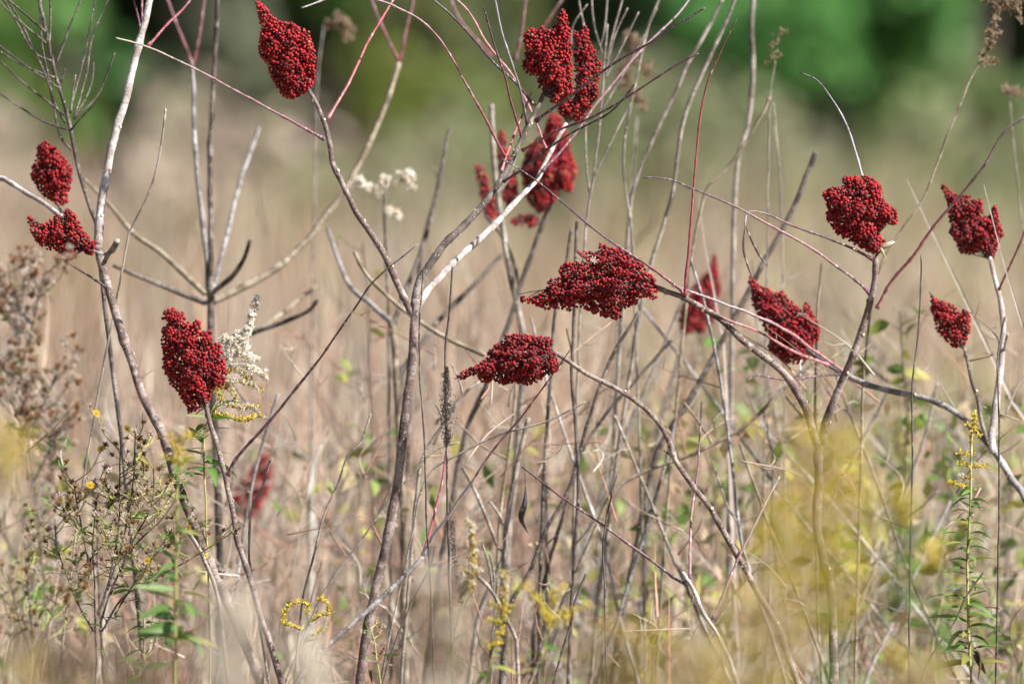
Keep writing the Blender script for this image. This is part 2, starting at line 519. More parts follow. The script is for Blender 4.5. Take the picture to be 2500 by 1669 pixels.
EDGE = [('low tan green scrub at the left end of the field edge', -60, 36, 1.55, 0.5), ('low tan green scrub under the small deep green bush', 330, 33, 1.36, 0.45), ('pale scrub below the dull grey green bush', 560, 38, 1.62, 0.5),
        ('low scrub under the low olive bush', 900, 34, 1.38, 0.5), ('grey green scrub under the brownish olive bush', 1180, 38, 1.52, 0.6), ('grey green scrub behind the wispy pale stems', 1500, 34, 1.62, 0.55),
        ('olive scrub below the vivid green bush, its left half', 1800, 32, 1.5, 0.5), ('olive scrub below the vivid green bush, its right half', 2080, 37, 1.58, 0.55), ('grey green scrub above the maroon fruit head', 2380, 33, 1.56, 0.5), ('grey green scrub cut by the right edge', 2600, 38, 1.4, 0.6)]
G_SCRUB = [(0.25, 0.26, 0.14), (0.21, 0.25, 0.10), (0.32, 0.29, 0.20), (0.18, 0.23, 0.085)]
for k, (lab, px, d, h, sp) in enumerate(EDGE):
    tree('scrub_bush', lab, px, d, h, sp, 0.5, G_SCRUB if px > 700 else [(0.52, 0.42, 0.34), (0.40, 0.36, 0.22), (0.48, 0.38, 0.32)], 900, 0.055, 60 + k, 0.02, 'scrub in the far field')
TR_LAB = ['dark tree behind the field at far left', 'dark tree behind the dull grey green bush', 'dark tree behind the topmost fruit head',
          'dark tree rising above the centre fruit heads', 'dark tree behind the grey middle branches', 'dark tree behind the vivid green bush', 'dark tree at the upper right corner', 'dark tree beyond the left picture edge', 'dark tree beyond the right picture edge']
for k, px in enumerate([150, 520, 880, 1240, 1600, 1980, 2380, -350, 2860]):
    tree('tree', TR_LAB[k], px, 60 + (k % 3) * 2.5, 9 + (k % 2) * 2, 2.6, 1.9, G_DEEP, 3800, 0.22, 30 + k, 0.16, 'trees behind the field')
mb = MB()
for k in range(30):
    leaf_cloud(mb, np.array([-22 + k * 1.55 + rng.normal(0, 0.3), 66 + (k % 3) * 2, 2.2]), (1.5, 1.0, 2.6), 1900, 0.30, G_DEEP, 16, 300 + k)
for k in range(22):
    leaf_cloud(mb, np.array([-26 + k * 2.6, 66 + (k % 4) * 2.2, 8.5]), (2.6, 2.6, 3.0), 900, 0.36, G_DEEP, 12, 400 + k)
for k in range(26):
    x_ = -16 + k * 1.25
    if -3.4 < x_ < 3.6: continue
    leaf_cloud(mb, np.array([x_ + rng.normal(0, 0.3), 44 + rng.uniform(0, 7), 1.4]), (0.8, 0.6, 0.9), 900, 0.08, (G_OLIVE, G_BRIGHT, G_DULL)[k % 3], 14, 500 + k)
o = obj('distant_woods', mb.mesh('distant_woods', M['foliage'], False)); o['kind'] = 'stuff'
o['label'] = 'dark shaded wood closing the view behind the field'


# ------------------------------------------------------------------ sumac: stems, leaf stalks, fruit heads
def crop(ox, oy, pts, f=0.36356):
    """points read off an enlarged part of the photograph -> photograph pixels"""
    return [(ox + x * f, oy + y * f) for x, y in pts]


SCAR = []
for k in range(3):
    mb = MB()
    a = np.linspace(0, 6.2832, 9)[:-1]
    rings = [(1.15, -0.25, (0.10, 0.06, 0.05)), (1.0, 0.35, (0.16, 0.10, 0.08)), (0.72, 0.62, (0.62, 0.52, 0.34)), (0.35, 0.72, (0.74, 0.66, 0.46))]
    v = np.vstack([np.stack([np.cos(a) * r * (1.0 - 0.12 * k), np.sin(a) * r * (0.8 + 0.15 * k), np.full(8, z)], -1) for r, z, _ in rings] + [[[0, 0, 0.66]]])
    c = np.vstack([np.tile(cc, (8, 1)) for _, _, cc in rings] + [[(0.70, 0.60, 0.40)]])
    q = []
    for i in range(3):
        for j in range(8): q.append((i * 8 + j, i * 8 + (j + 1) % 8, i * 8 + 8 + (j + 1) % 8, i * 8 + 8 + j))
    tr_ = [(24 + j, 24 + (j + 1) % 8, 32) for j in range(8)]
    mb.add(v, [np.array(q), np.array(tr_)], c)
    SCAR.append(mb.mesh('leaf_scar', M['scar']))


def beyond(pts):
    """let a stem that leaves through the top of the picture grow on to a natural end"""
    pts = [tuple(map(float, p)) for p in pts]
    for end in (0, -1):
        a = pts[end]; b = pts[1] if end == 0 else pts[-2]
        if a[1] < 5 and a[1] < b[1]:
            u = np.array(a) - np.array(b); u /= np.hypot(*u) + 1e-9
            L_ = rng.uniform(90, 210); side = np.array([-u[1], u[0]]) * rng.normal(0, 0.12)
            new = [tuple(np.array(a) + (u + side) * L_ * 0.5), tuple(np.array(a) + (u + side * 2.5) * L_)]
            pts = new[::-1] + pts if end == 0 else pts + new
    return pts


def stem(parent, name, pts, d, w, mat, ground=None, scars=0, knob=0.17, sides=10, wob=0.6, world_tail=None, label=None, step=9):
    """one woody stem or branch through photograph points; w = (start, end) width in photograph pixels"""
    pts = beyond(pts)
    p = path(pts, d)
    vis = len(p)
    if ground is not None:                      # carry it on down to the soil
        e = p[-1]; g = np.array([ground[0], ground[1], -0.04])
        s0 = np.clip((p[-1][0] - p[-2][0]) / max(1e-6, p[-2][2] - p[-1][2]), -0.9, 0.9)
        z = e[2]
        m1 = e + np.array([s0 * z * 0.20, 0, -z * 0.25]); m2 = e + np.array([s0 * z * 0.36, 0, -z * 0.6])
        p = np.vstack([p, m1, m2, g])
    L = np.linalg.norm(np.diff(p, axis=0), axis=1).sum()
    n = int(max(8, L / (mpp(0) * step)))
    q = crom(p, n)
    dd = np.mean(d) if not np.isscalar(d) else d
    q = q + wobble(n, wob * mpp(dd), 4)
    t = np.linspace(0, 1, n)
    r = 0.5 * mpp(dd) * (w[0] + (w[1] - w[0]) * t)
    if knob:
        kn = np.zeros(n)
        for _ in range(max(2, int(L / 0.035))):
            kn += rng.uniform(0.4, 1.0) * np.exp(-((np.arange(n) - rng.uniform(0, n)) / 1.3) ** 2)
        r = r * (1 + knob * np.clip(kn, 0, 1.6) + rng.normal(0, 0.02, n))
    mb = MB(); mb.tube(q, r, sides)
    o = build(mb, name, mat, parent)
    if label: o['label'] = label
    if scars:
        vn = max(6, int(n * 0.93)) if ground is None else int(n * (vis - 0.5) / len(p))
        side = 1
        for i in np.linspace(2, vn - 3, scars).astype(int):
            i = int(np.clip(i + rng.integers(-1, 2), 1, n - 2))
            tg = q[i + 1] - q[i - 1]; tg /= np.linalg.norm(tg)
            s = np.cross(tg, FWD); s /= np.linalg.norm(s)
            side = -side
            a = rng.uniform(-0.2, 1.1)
            nrm = s * side * math.cos(a) - FWD * math.sin(a)
            nrm = nrm / np.linalg.norm(nrm)
            b2 = obj('leaf_scar', SCAR[int(rng.integers(0, 3))], o)
            mt = Matrix.LocRotScale(Vector(q[i] + nrm * r[i] * 0.82 - loc_of(parent)), Vector(nrm).to_track_quat('Z', 'Y'),
                                    Vector((1, 1, 1)) * mpp(dd) * rng.uniform(4.2, 5.8))
            b2.matrix_local = mt
    return o, q


RED = np.array((0.42, 0.10, 0.115)); PINK = np.array((0.50, 0.20, 0.22)); PURP = np.array((0.17, 0.075, 0.10))
SILV = np.array((0.36, 0.33, 0.36)); DARKS = np.array((0.075, 0.055, 0.06)); STRW = np.array((0.42, 0.36, 0.30)); ROSE = np.array((0.33, 0.18, 0.20))


def stalk(parent, pts, d, w=(6, 3), cols=(RED, PINK), name='leaf_stalk'):
    """bare leaf stalk from its joint (first point) to its tip"""
    pts = beyond(pts)
    p = path(pts, d)
    L = np.linalg.norm(np.diff(p, axis=0), axis=1).sum()
    n = int(max(8, L / (mpp(0) * 10)))
    dd = np.mean(d) if not np.isscalar(d) else d
    q = crom(p, n) + wobble(n, 0.9 * mpp(dd), 5) * np.minimum(1, np.arange(n) / 4)[:, None]
    t = np.linspace(0, 1, n)
    r = 0.5 * mpp(dd) * (w[0] + (w[1] - w[0]) * t) * rng.uniform(0.85, 1.15, n)
    for i in range(5, n - 2, int(rng.integers(5, 8))): r[i] *= 1.28
    r[0] *= 1.7; r[1] *= 1.3
    cs = np.array(cols); k = np.linspace(0, 1, len(cs))
    c = np.stack([np.interp(t, k, cs[:, i]) for i in range(3)], -1)
    mb = MB(); mb.tube(q, r, 6, c)
    return build(mb, name, M['stalk'], parent)


def ball(seg=6, ring=4, sq=1.0):
    v = [(0, 0, sq)]
    for i in range(1, ring):
        a = math.pi * i / ring
        for j in range(seg):
            b = 2 * math.pi * (j + 0.5 * (i % 2)) / seg
            v.append((math.sin(a) * math.cos(b), math.sin(a) * math.sin(b), sq * math.cos(a)))
    v.append((0, 0, -sq))
    f = [(0, 1 + j, 1 + (j + 1) % seg) for j in range(seg)]
    for i in range(ring - 2):
        for j in range(seg):
            a = 1 + i * seg + j; b = 1 + i * seg + (j + 1) % seg
            f += [(a, a + seg, b), (b, a + seg, b + seg)]
    e = len(v) - 1
    f += [(e, 1 + (ring - 2) * seg + (j + 1) % seg, 1 + (ring - 2) * seg + j) for j in range(seg)]
    return np.array(v), np.array(f)


BV, BF = ball()
BERRY_TONES = np.array([(0.32, 0.005, 0.011), (0.41, 0.009, 0.013), (0.23, 0.004, 0.010), (0.37, 0.018, 0.016), (0.14, 0.010, 0.016), (0.28, 0.005, 0.010)])
ODD_TONES = np.array([(0.20, 0.05, 0.045), (0.42, 0.14, 0.06), (0.14, 0.025, 0.03), (0.30, 0.07, 0.05)])
BERRY = []
for k in range(10):
    mb = MB()
    v = BV * rng.uniform(0.86, 1.12, (len(BV), 1)) * np.array([1, 1, rng.uniform(0.72, 1.1)])
    mb.add(v, [BF], (BERRY_TONES[k % 6] if k < 9 else ODD_TONES[0]))
    BERRY.append(mb.mesh('berry', M['berry']))


def inside_dist(x, y, poly):
    """signed distance (positive inside) of points to a closed outline, in pixels"""
    A = np.asarray(poly, float); B = np.roll(A, -1, axis=0)
    p = np.stack([x, y], -1)[:, None, :]
    e = B - A
    t = np.clip(((p - A) * e).sum(-1) / ((e * e).sum(-1) + 1e-9), 0, 1)
    d = np.sqrt((((A + t[..., None] * e) - p) ** 2).sum(-1)).min(1)
    cond = (A[:, 1] > y[:, None]) != (B[:, 1] > y[:, None])
    xi = (B[:, 0] - A[:, 0]) * (y[:, None] - A[:, 1]) / (B[:, 1] - A[:, 1] + 1e-12) + A[:, 0]
    ins = (cond & (x[:, None] < xi)).sum(1) % 2 == 1
    return np.where(ins, d, -d)


def fruit_head(parent, poly, d, joint, tip, singles=0, fine=1.0, dull=0.0, thick=1.0, label=None, lobe=26.0):
    """a dense head of sumac berries with the outline of the photograph and a real depth of its own"""
    poly = np.asarray(poly, float)
    x0, y0 = poly.min(0); x1, y1 = poly.max(0)
    gx, gy = np.meshgrid(np.linspace(x0, x1, 60), np.linspace(y0, y1, 60))
    R = inside_dist(gx.ravel(), gy.ravel(), poly).max()
    s = 8.2 * fine
    H = R * thick
    n = int((x1 - x0) * (y1 - y0) * 2 * H / (s ** 3) * 16)
    n = min(n, 90000)
    c = np.stack([rng.uniform(x0, x1, n), rng.uniform(y0, y1, n), rng.uniform(-H, H, n)], -1)
    dist = inside_dist(c[:, 0], c[:, 1], poly)
    ok = dist > 2.0
    c = c[ok]; dist = dist[ok]
    h = dist ** 0.62 * R ** 0.38 * thick
    dep = np.minimum(dist, h - np.abs(c[:, 2]))
    # lobes: short spikes packed round the axis, drawn out towards the tip
    ax = np.array([tip[0] - joint[0], tip[1] - joint[1], 0.0]); ax /= np.linalg.norm(ax)
    def metric(q):
        al = q @ ax
        return q - np.outer(al, ax) * 0.45
    m = metric(c)
    sel = []
    for i in rng.permutation(len(c))[:4000]:
        if dep[i] < 2: continue
        if all(((m[i] - m[j]) ** 2).sum() > lobe ** 2 for j in sel): sel.append(i)
        if len(sel) > 160: break
    if len(sel) < 2: sel = list(range(min(2, len(c))))
    F = np.sqrt(((m[:, None, :] - m[sel][None]) ** 2).sum(-1))
    F.partition(1, axis=1)
    gap = F[:, 1] - F[:, 0]
    carve = 30.0 * np.clip(1 - gap / 14.0, 0, 1) * np.clip(dist / 32, 0.0, 1.0)
    big = []
    for i in rng.permutation(len(c))[:3000]:
        if dep[i] > 2 and all(((m[i] - m[j]) ** 2).sum() > (2.1 * lobe) ** 2 for j in big): big.append(i)
    if len(big) > 2:
        F2 = np.sqrt(((m[:, None, :] - m[big][None]) ** 2).sum(-1)); F2.partition(1, axis=1)
        carve = np.maximum(carve, 48.0 * np.clip(1 - (F2[:, 1] - F2[:, 0]) / 15.0, 0, 1) * np.clip(dist / 34, 0, 1))
    edge = np.clip(dist / 14.0, 0.25, 1)                 # the outline itself stays as seen
    carve = carve * np.where(np.abs(c[:, 2]) < 0.35 * h, edge * 0.6, 1)
    lay = dep - carve
    keep = (lay > 2.6) & (lay < 2.6 + 17)
    c = c[keep]; lay = lay[keep]
    order = np.argsort(lay + rng.uniform(0, 8, len(lay)))
    grid = {}; pick = []
    mind = (0.84 * s) ** 2
    cl = c.tolist(); inv = 1.0 / s
    for i in order:
        x, y, z = cl[i]
        gx_, gy_, gz_ = int(x * inv), int(y * inv), int(math.floor(z * inv))
        good = True
        for a in (gx_ - 1, gx_, gx_ + 1):
            for b in (gy_ - 1, gy_, gy_ + 1):
                for e in (gz_ - 1, gz_, gz_ + 1):
                    for (u, v, w) in grid.get((a, b, e), ()):
                        if (u - x) ** 2 + (v - y) ** 2 + (w - z) ** 2 < mind: good = False; break
                    if not good: break
                if not good: break
            if not good: break
        if good:
            grid.setdefault((gx_, gy_, gz_), []).append((x, y, z)); pick.append(i)
    c = c[pick]; lay = lay[pick]
    if fine <= 1.05:
        drop = rng.random(len(c)) > 0.04; c = c[drop]; lay = lay[drop]
    px = mpp(d)
    W = np.array([P(a, b, d) for a, b, _ in c]) + FWD * (c[:, 2] * px)[:, None]
    rad = 0.55 * s * px * np.clip(rng.normal(0.97, 0.12, len(c)), 0.6, 1.2)
    # the woody axis with its side spikes carries the berries
    p0 = P(*joint, d); p1 = P(*tip, d)
    cen = np.array([P(*poly.mean(0), d)])[0]
    mb = MB()
    axis = crom([p0, p0 * 0.4 + cen * 0.6, cen * 0.4 + p1 * 0.6, p1], 12)
    mb.tube(axis, np.linspace(5.0, 1.2, 12) * px, 6)
    for i in rng.permutation(len(c))[:70]:
        k = int(np.argmin(((axis - W[i]) ** 2).sum(1))); k = max(0, k - 2)
        mb.tube(crom([axis[k], axis[k] * 0.4 + W[i] * 0.6 + np.array([0, 0, 2 * px]), W[i]], 4), np.array([1.8, 1.4, 1.0, 0.7]) * px, 4)
    head = build(mb, 'fruit_head', M['dark'], parent)
    if label: head['label'] = label
    tone = BERRY_TONES[rng.integers(0, len(BERRY_TONES), len(c))].copy()
    zone = patch(W[:, 0] * 30, W[:, 2] * 30, 1.6, int(poly[0][0]))
    old = rng.random(len(c)) < np.clip(dull + 0.18 * zone, 0, 0.8)
    tone[old] = tone[old] * 0.5 + np.array((0.10, 0.028, 0.034)) * 0.6
    odd = rng.random(len(c)) < 0.05
    tone[odd] = ODD_TONES[rng.integers(0, len(ODD_TONES), odd.sum())]
    front = np.argsort(c[:, 2] + lay * 1.5 + rng.uniform(0, 12, len(c)))
    single = front[:singles]
    base = loc_of(parent)
    tq = rng.normal(0, 1, (len(c), 4)); tq /= np.linalg.norm(tq, axis=1)[:, None]
    from mathutils import Quaternion
    for i in single:
        k = int(np.argmin(((BERRY_TONES - tone[i]) ** 2).sum(1))) if not odd[i] and not old[i] else (4 if old[i] else 9)
        if k < 3 and rng.random() < 0.5: k += 6
        b = obj('berry', BERRY[k], head)
        b.matrix_local = Matrix.LocRotScale(Vector(W[i] - base), Quaternion(tq[i]), Vector((1, 1, 1)) * rad[i])
    rest = np.ones(len(c), bool); rest[single] = False
    R_ = W[rest]; nr = len(R_)
    ax3 = rng.normal(0, 1, (nr, 3)); ax3 /= np.linalg.norm(ax3, axis=1)[:, None]
    ht = np.cross(ax3, rng.normal(0, 1, (nr, 3))); ht /= np.linalg.norm(ht, axis=1)[:, None]
    hb = np.cross(ax3, ht)
    B = BV[None] * rng.uniform(0.86, 1.12, (nr, len(BV), 1)) * rad[rest][:, None, None]
    B[..., 2] *= rng.uniform(0.72, 1.1, (nr, 1))
    v = R_[:, None, :] + B[..., 0:1] * ht[:, None, :] + B[..., 1:2] * hb[:, None, :] + B[..., 2:3] * ax3[:, None, :]
    f = (BF[None] + (np.arange(nr) * len(BV))[:, None, None]).reshape(-1, 3)
    mb = MB(); mb.add(v.reshape(-1, 3), [f], np.repeat(tone[rest], len(BV), axis=0))
    build(mb, 'berries', M['berry'], head, kind='stuff')
    return head


def tail(a, b, d):
    """where a stem leaving through photograph points a -> b meets the soil"""
    p, q = P(*a, d), P(*b, d)
    s = np.clip((q[0] - p[0]) / max(1e-6, p[2] - q[2]), -0.9, 0.9)
    return np.array([q[0] + s * q[2] * 0.45, q[1], 0.0])


def shrub(label, base, group='sumac shrubs'):
    return thing('sumac_shrub', label, 'shrub', base, group)


# --- shrub with the pale forked stem at the left
bs = tail((527, 1413), (560, 1482), 0.05)
A = shrub('sumac with pale forked stem and a drooping crescent fruit head at its fork', bs)
trunkA = crop(0, 550, [(655, 130), (680, 250), (720, 400), (775, 590), (830, 760), (890, 930), (950, 1120), (1020, 1270), (1100, 1420)]) + \
    crop(0, 1100, [(1180, 190), (1280, 430), (1370, 660), (1450, 860), (1540, 1050)])
stem(A, 'trunk', trunkA, (0.12, 0.05), (21, 31), M['brown'], ground=bs[:2], scars=9)
stem(A, 'branch', crop(0, 0, [(1015, -20), (980, 120), (930, 300), (870, 560), (835, 700), (790, 840), (745, 990), (720, 1150), (690, 1300), (670, 1450), (662, 1560), (658, 1640)]),
     (0.2, 0.12), (15, 22), M['pale'], scars=8, label='pale upright branch')
stem(A, 'broken_stub', [(286, 589), (277, 605), (262, 625), (250, 645)], (-0.02, 0.1), (16, 10), M['grey'])
stem(A, 'fruit_stalk', [(226, 612), (238, 617), (256, 620), (276, 615)], (0.0, 0.02), (6, 8), M['grey'])
stalk(A, [(260, 702), (225, 678), (195, 660), (165, 638)], (0.1, 0.02), (7, 4), (DARKS, DARKS, PURP))
stalk(A, [(343, 68), (335, 35), (325, 0), (318, -25)], (0.2, 0.2), (6, 4), (PURP, DARKS))
stalk(A, [(348, 55), (347, 25), (345, -20)], (0.2, 0.25), (6, 4), (PURP, RED))
stalk(A, [(362, 112), (400, 70), (445, 22), (475, -15)], (0.22, 0.35), (7, 5), (RED * 0.7, PURP))
L2 = crop(40, 320, [(140, 800), (95, 820), (130, 960), (190, 1070), (310, 1160), (350, 1130), (390, 1160), (350, 1190), (420, 1230), (490, 1250), (550, 1230), (570, 1160), (640, 1150), (690, 1190), (745, 1190), (770, 1060), (700, 1010), (650, 930), (580, 820), (550, 770), (490, 740), (440, 770), (450, 830), (380, 770), (350, 820), (290, 860), (220, 890), (180, 860)], 0.2551)
fruit_head(A, L2, 0.05, (228, 612), (72, 535), 260, label='drooping crescent shaped fruit head')

# --- shrub reaching in from beyond the left edge
bs = tail((-60, 440), (-120, 520), 0.3)
Bs = shrub('sumac whose white branch enters at the left edge under a soft upright fruit head', bs)
stem(Bs, 'branch', crop(0, 0, [(420, 1465), (300, 1372), (200, 1310), (140, 1272), (60, 1222), (0, 1196), (-165, 1210), (-330, 1430)]), (0.16, 0.3), (12, 22), M['pale'], ground=bs[:2], scars=4)
stem(Bs, 'fruit_stalk', [(152, 531), (150, 515), (140, 497)], (0.16, 0.3), (9, 6), M['dark'])
L1 = crop(40, 320, [(270, 80), (190, 150), (190, 230), (150, 320), (125, 430), (180, 520), (220, 600), (330, 680), (430, 730), (490, 690), (500, 580), (545, 520), (540, 350), (460, 240), (390, 160), (320, 120)], 0.2551)
fruit_head(Bs, L1, 0.36, (140, 500), (109, 345), 200, label='soft upright red fruit head')

# --- tall forked shrub in the centre
bs = tail((895, 1555), (885, 1616), 0.0)
C = shrub('tall forked sumac in the centre carrying three red heads along the top', bs)
trunkC = crop(800, 550, [(590, 500), (585, 600), (578, 720), (570, 850), (558, 1000), (532, 1200), (505, 1400), (490, 1560)]) + \
    crop(800, 1100, [(470, 200), (430, 430), (390, 650), (340, 850), (300, 1050), (260, 1250), (235, 1420)])
stem(C, 'trunk', trunkC, (0.0, 0.0), (22, 29), M['brown'], ground=bs[:2], scars=6)
stem(C, 'branch', crop(0, 0, [(2072, 605), (2130, 700), (2165, 790), (2190, 860), (2220, 1000), (2235, 1095)]) + [(833, 440), (851, 480), (880, 535), (924, 597), (945, 637), (971, 695), (996, 746), (1008, 770)],
     (0.0, 0.0), (10, 19), M['brown'], scars=9, label='left fork arching up to the topmost fruit head')
stem(C, 'branch', [(1330, 228), (1309, 269), (1262, 364), (1225, 436), (1182, 498), (1120, 563), (1084, 597), (1040, 659), (1018, 710), (1012, 760)],
     (0.12, 0.0), (11, 21), M['dark'], scars=8, label='dark middle fork')
stem(C, 'branch', [(1382, 302), (1345, 371), (1309, 440), (1254, 498), (1188, 568), (1113, 637), (1070, 680), (1036, 721), (1018, 752)],
     (0.22, 0.03), (10, 19), M['pale'], scars=6, label='white right fork')
stalk(C, [(791, 340), (700, 290), (600, 235), (520, 190), (420, 140), (340, 108), (283, 95)], (0.0, -0.12), (8, 4), (PURP, ROSE, STRW))
stalk(C, crop(800, 0, [(0, 800), (130, 580), (290, 250), (440, 0), (480, -60)]), (0.0, 0.1), (7, 5), (PINK, RED, PINK))
for pts, dd, w, cc in [
        ([(1233, 382), (1193, 305), (1156, 236), (1120, 175), (1084, 109), (1033, 55), (971, 18), (920, 0)], (0.09, -0.05), (7, 4), (RED * 0.7, ROSE, SILV)),
        ([(1305, 258), (1255, 200), (1200, 149), (1149, 87), (1102, 36), (1055, -5)], (0.12, 0.05), (7, 5), (DARKS, DARKS, SILV)),
        ([(1334, 364), (1300, 280), (1255, 193), (1218, 145), (1189, 105), (1149, 36), (1110, -5)], (0.2, 0.22), (6, 5), (PINK, PINK, SILV)),
        ([(1276, 342), (1247, 247), (1229, 175), (1200, 91), (1180, 15)], (0.1, 0.0), (7, 4), (RED * 0.6, PURP, DARKS)),
        ([(1287, 302), (1269, 218), (1251, 160), (1222, 65), (1207, -5)], (0.1, 0.02), (7, 5), (DARKS, SILV, SILV)),
        ([(1225, 418), (1244, 360), (1269, 291), (1298, 225)], (0.08, 0.15), (6, 5), (PINK, RED, PINK)),
        ([(1309, 295), (1400, 229), (1491, 160), (1600, 95), (1665, 52), (1720, 20)], (0.11, -0.05), (8, 5), (PURP, PURP, SILV * 0.5)),
        ([(1276, 367), (1345, 327), (1418, 298), (1491, 262), (1578, 207), (1650, 160), (1705, 130)], (0.08, -0.08), (7, 4), (RED * 0.8, PURP, ROSE)),
        ([(1229, 444), (1273, 414), (1345, 356), (1425, 309), (1491, 273), (1549, 207)], (0.06, -0.05), (7, 4), (PURP, DARKS, DARKS)),
        ([(1324, 418), (1400, 334), (1451, 262), (1550, 140), (1650, 40), (1690, -10)], (0.15, 0.25), (7, 5), (PURP, ROSE, SILV))]:
    stalk(C, pts, dd, w, cc)
C1 = crop(0, 0, [(1730, -6), (1708, 30), (1730, 110), (1750, 200), (1730, 320), (1740, 380), (1780, 440), (1820, 530), (1860, 600), (1900, 660), (1960, 672), (2040, 640), (2100, 600), (2120, 520), (2130, 430), (2110, 320), (2080, 210), (1960, 150), (1880, 140), (1830, 90), (1780, 40)])
fruit_head(C, C1, 0.03, (752, 222), (622, 0), 110, label='topmost fruit head with a thin tip')
C2 = crop(800, 0, [(1590, 50), (1540, 80), (1540, 150), (1480, 190), (1430, 150), (1410, 200), (1360, 180), (1310, 240), (1320, 340), (1300, 440), (1330, 510), (1400, 510), (1410, 590), (1470, 640), (1500, 710), (1560, 720), (1660, 640), (1650, 500), (1640, 300), (1630, 200), (1610, 90)])
fruit_head(C, C2, 0.12, (1328, 232), (1375, 22), 100, label='left of the paired fruit heads')
C3 = crop(800, 0, [(1640, 190), (1690, 220), (1720, 160), (1750, 190), (1770, 280), (1810, 360), (1845, 440), (1820, 560), (1830, 620), (1790, 700), (1740, 790), (1690, 830), (1600, 800), (1540, 760), (1550, 700), (1650, 640), (1650, 400)])
fruit_head(C, C3, 0.24, (1384, 300), (1428, 62), 80, label='right of the paired fruit heads')

# --- shrub with two crossing stems at the right of centre
bs = tail((2034, 1560), (2035, 1680), 0.0)
E = shrub('sumac with arms in a V, one head pointing left, the other round and lumpy', bs)
stem(E, 'trunk', [(2003, 1075), (1997, 1110), (1999, 1173), (1995, 1274), (2012, 1370), (2030, 1450), (2034, 1560), (2035, 1680)], (0, 0), (22, 26), M['brown'], ground=bs[:2], scars=6)
stem(E, 'branch', [(1604, 701), (1632, 713), (1675, 730), (1752, 775), (1825, 841), (1883, 884), (1923, 921), (1952, 968), (1970, 1004), (1984, 1052), (2000, 1098)],
     (-0.03, 0.0), (13, 21), M['brown'], scars=9, label='left arm')
stem(E, 'branch', [(2137, 618), (2138, 640), (2137, 677), (2126, 732), (2104, 804), (2079, 877), (2050, 943), (2021, 1015), (2006, 1080)],
     (-0.05, 0.0), (14, 21), M['brown'], scars=8, label='right arm')
for pts, dd, w, cc in [
        ([(1672, 722), (1676, 660), (1685, 560), (1697, 400), (1719, 233), (1759, 127), (1799, 47)], (-0.03, -0.1), (8, 3.5), (RED * 0.7, RED, RED * 0.8, DARKS)),
        ([(1668, 715), (1650, 699), (1578, 645), (1520, 608), (1440, 550), (1345, 469), (1265, 411), (1222, 387)], (-0.03, -0.12), (8, 3.5), (RED * 0.6, PURP, DARKS, DARKS)),
        ([(2123, 717), (2105, 697), (2079, 674), (2014, 630), (1941, 583), (1875, 546), (1825, 520), (1781, 498), (1694, 462), (1650, 442), (1607, 434), (1571, 434)], (-0.04, -0.14), (8, 3.5), (PURP, ROSE, ROSE, DARKS, DARKS)),
        ([(2132, 634), (2086, 608), (2014, 579), (1934, 550), (1880, 525), (1845, 516), (1829, 517), (1821, 527), (1819, 552)], (-0.05, -0.1), (8, 3.5), (RED * 0.5, DARKS, ROSE * 0.7, SILV)),
        ([(2106, 432), (2086, 364), (2061, 291), (2028, 236), (1995, 196), (1954, 178)], (-0.04, 0.06), (6, 3), (SILV, SILV, DARKS)),
        ([(2141, 752), (2177, 688), (2232, 623), (2286, 545), (2348, 473), (2406, 400), (2450, 327), (2505, 282)], (-0.04, -0.15), (9, 5), (PINK, PINK, ROSE, SILV)),
        ([(2140, 622), (2158, 606), (2163, 592)], (-0.05, -0.09), (5, 3), (DARKS, DARKS))]:
    stalk(E, pts, dd, w, cc)
for pts in ([(1819, 552), (1815, 604), (1824, 644), (1835, 674), (1838, 682)], [(1821, 553), (1835, 586), (1854, 623), (1875, 652)]):
    p = path(pts, -0.1); n = 12; q = crom(p, n)                 # shrivelled leaflets hanging from the stalk end
    mb = MB(); mb.tube(q, mpp(0) * 3.4 * np.sin(np.linspace(0.12, 3.05, n)) ** 0.7 + 1e-5, 6, np.linspace((0.07, 0.035, 0.035), (0.15, 0.08, 0.07), n))
    build(mb, 'shrivelled_leaflet', M['stalk'], E)
E1 = crop(1260, 580, [(20, 760), (60, 880), (180, 910), (320, 950), (400, 990), (560, 980), (740, 1010), (850, 960), (930, 980), (1050, 1040), (1210, 1100), (1380, 1130), (1460, 1080), (1420, 1010), (1560, 960), (1670, 910), (1690, 830), (1760, 840), (1880, 860), (1940, 830), (1930, 640), (1900, 540), (1790, 430), (1750, 340), (1620, 240), (1530, 180), (1350, 110), (1270, 120), (1170, 60), (1100, 100), (1130, 170), (1050, 190), (880, 150), (820, 160), (815, 220), (940, 300), (830, 320), (660, 340), (600, 400), (550, 440), (570, 510), (610, 530), (560, 540), (420, 560), (430, 640), (330, 740), (200, 800), (100, 780)], 0.1788)
fruit_head(E, E1, -0.03, (1606, 702), (1266, 718), 170, dull=0.38, label='long fruit head pointing left', lobe=30)
F1 = crop(1980, 400, [(720, 130), (640, 160), (560, 140), (500, 160), (430, 140), (400, 210), (430, 280), (330, 290), (240, 295), (190, 330), (130, 400), (190, 490), (210, 590), (180, 670), (200, 750), (270, 840), (330, 930), (460, 1000), (530, 1060), (680, 1130), (790, 1190), (890, 1200), (960, 1100), (980, 1010), (900, 880), (990, 810), (1050, 820), (1110, 810), (1155, 770), (1140, 600), (1050, 560), (1000, 480), (940, 420), (960, 360), (930, 280), (870, 220), (760, 140)], 0.1849)
fruit_head(E, F1, -0.05, (2137, 622), (2075, 430), 130, dull=0.15, label='rounded lumpy fruit head', lobe=32)

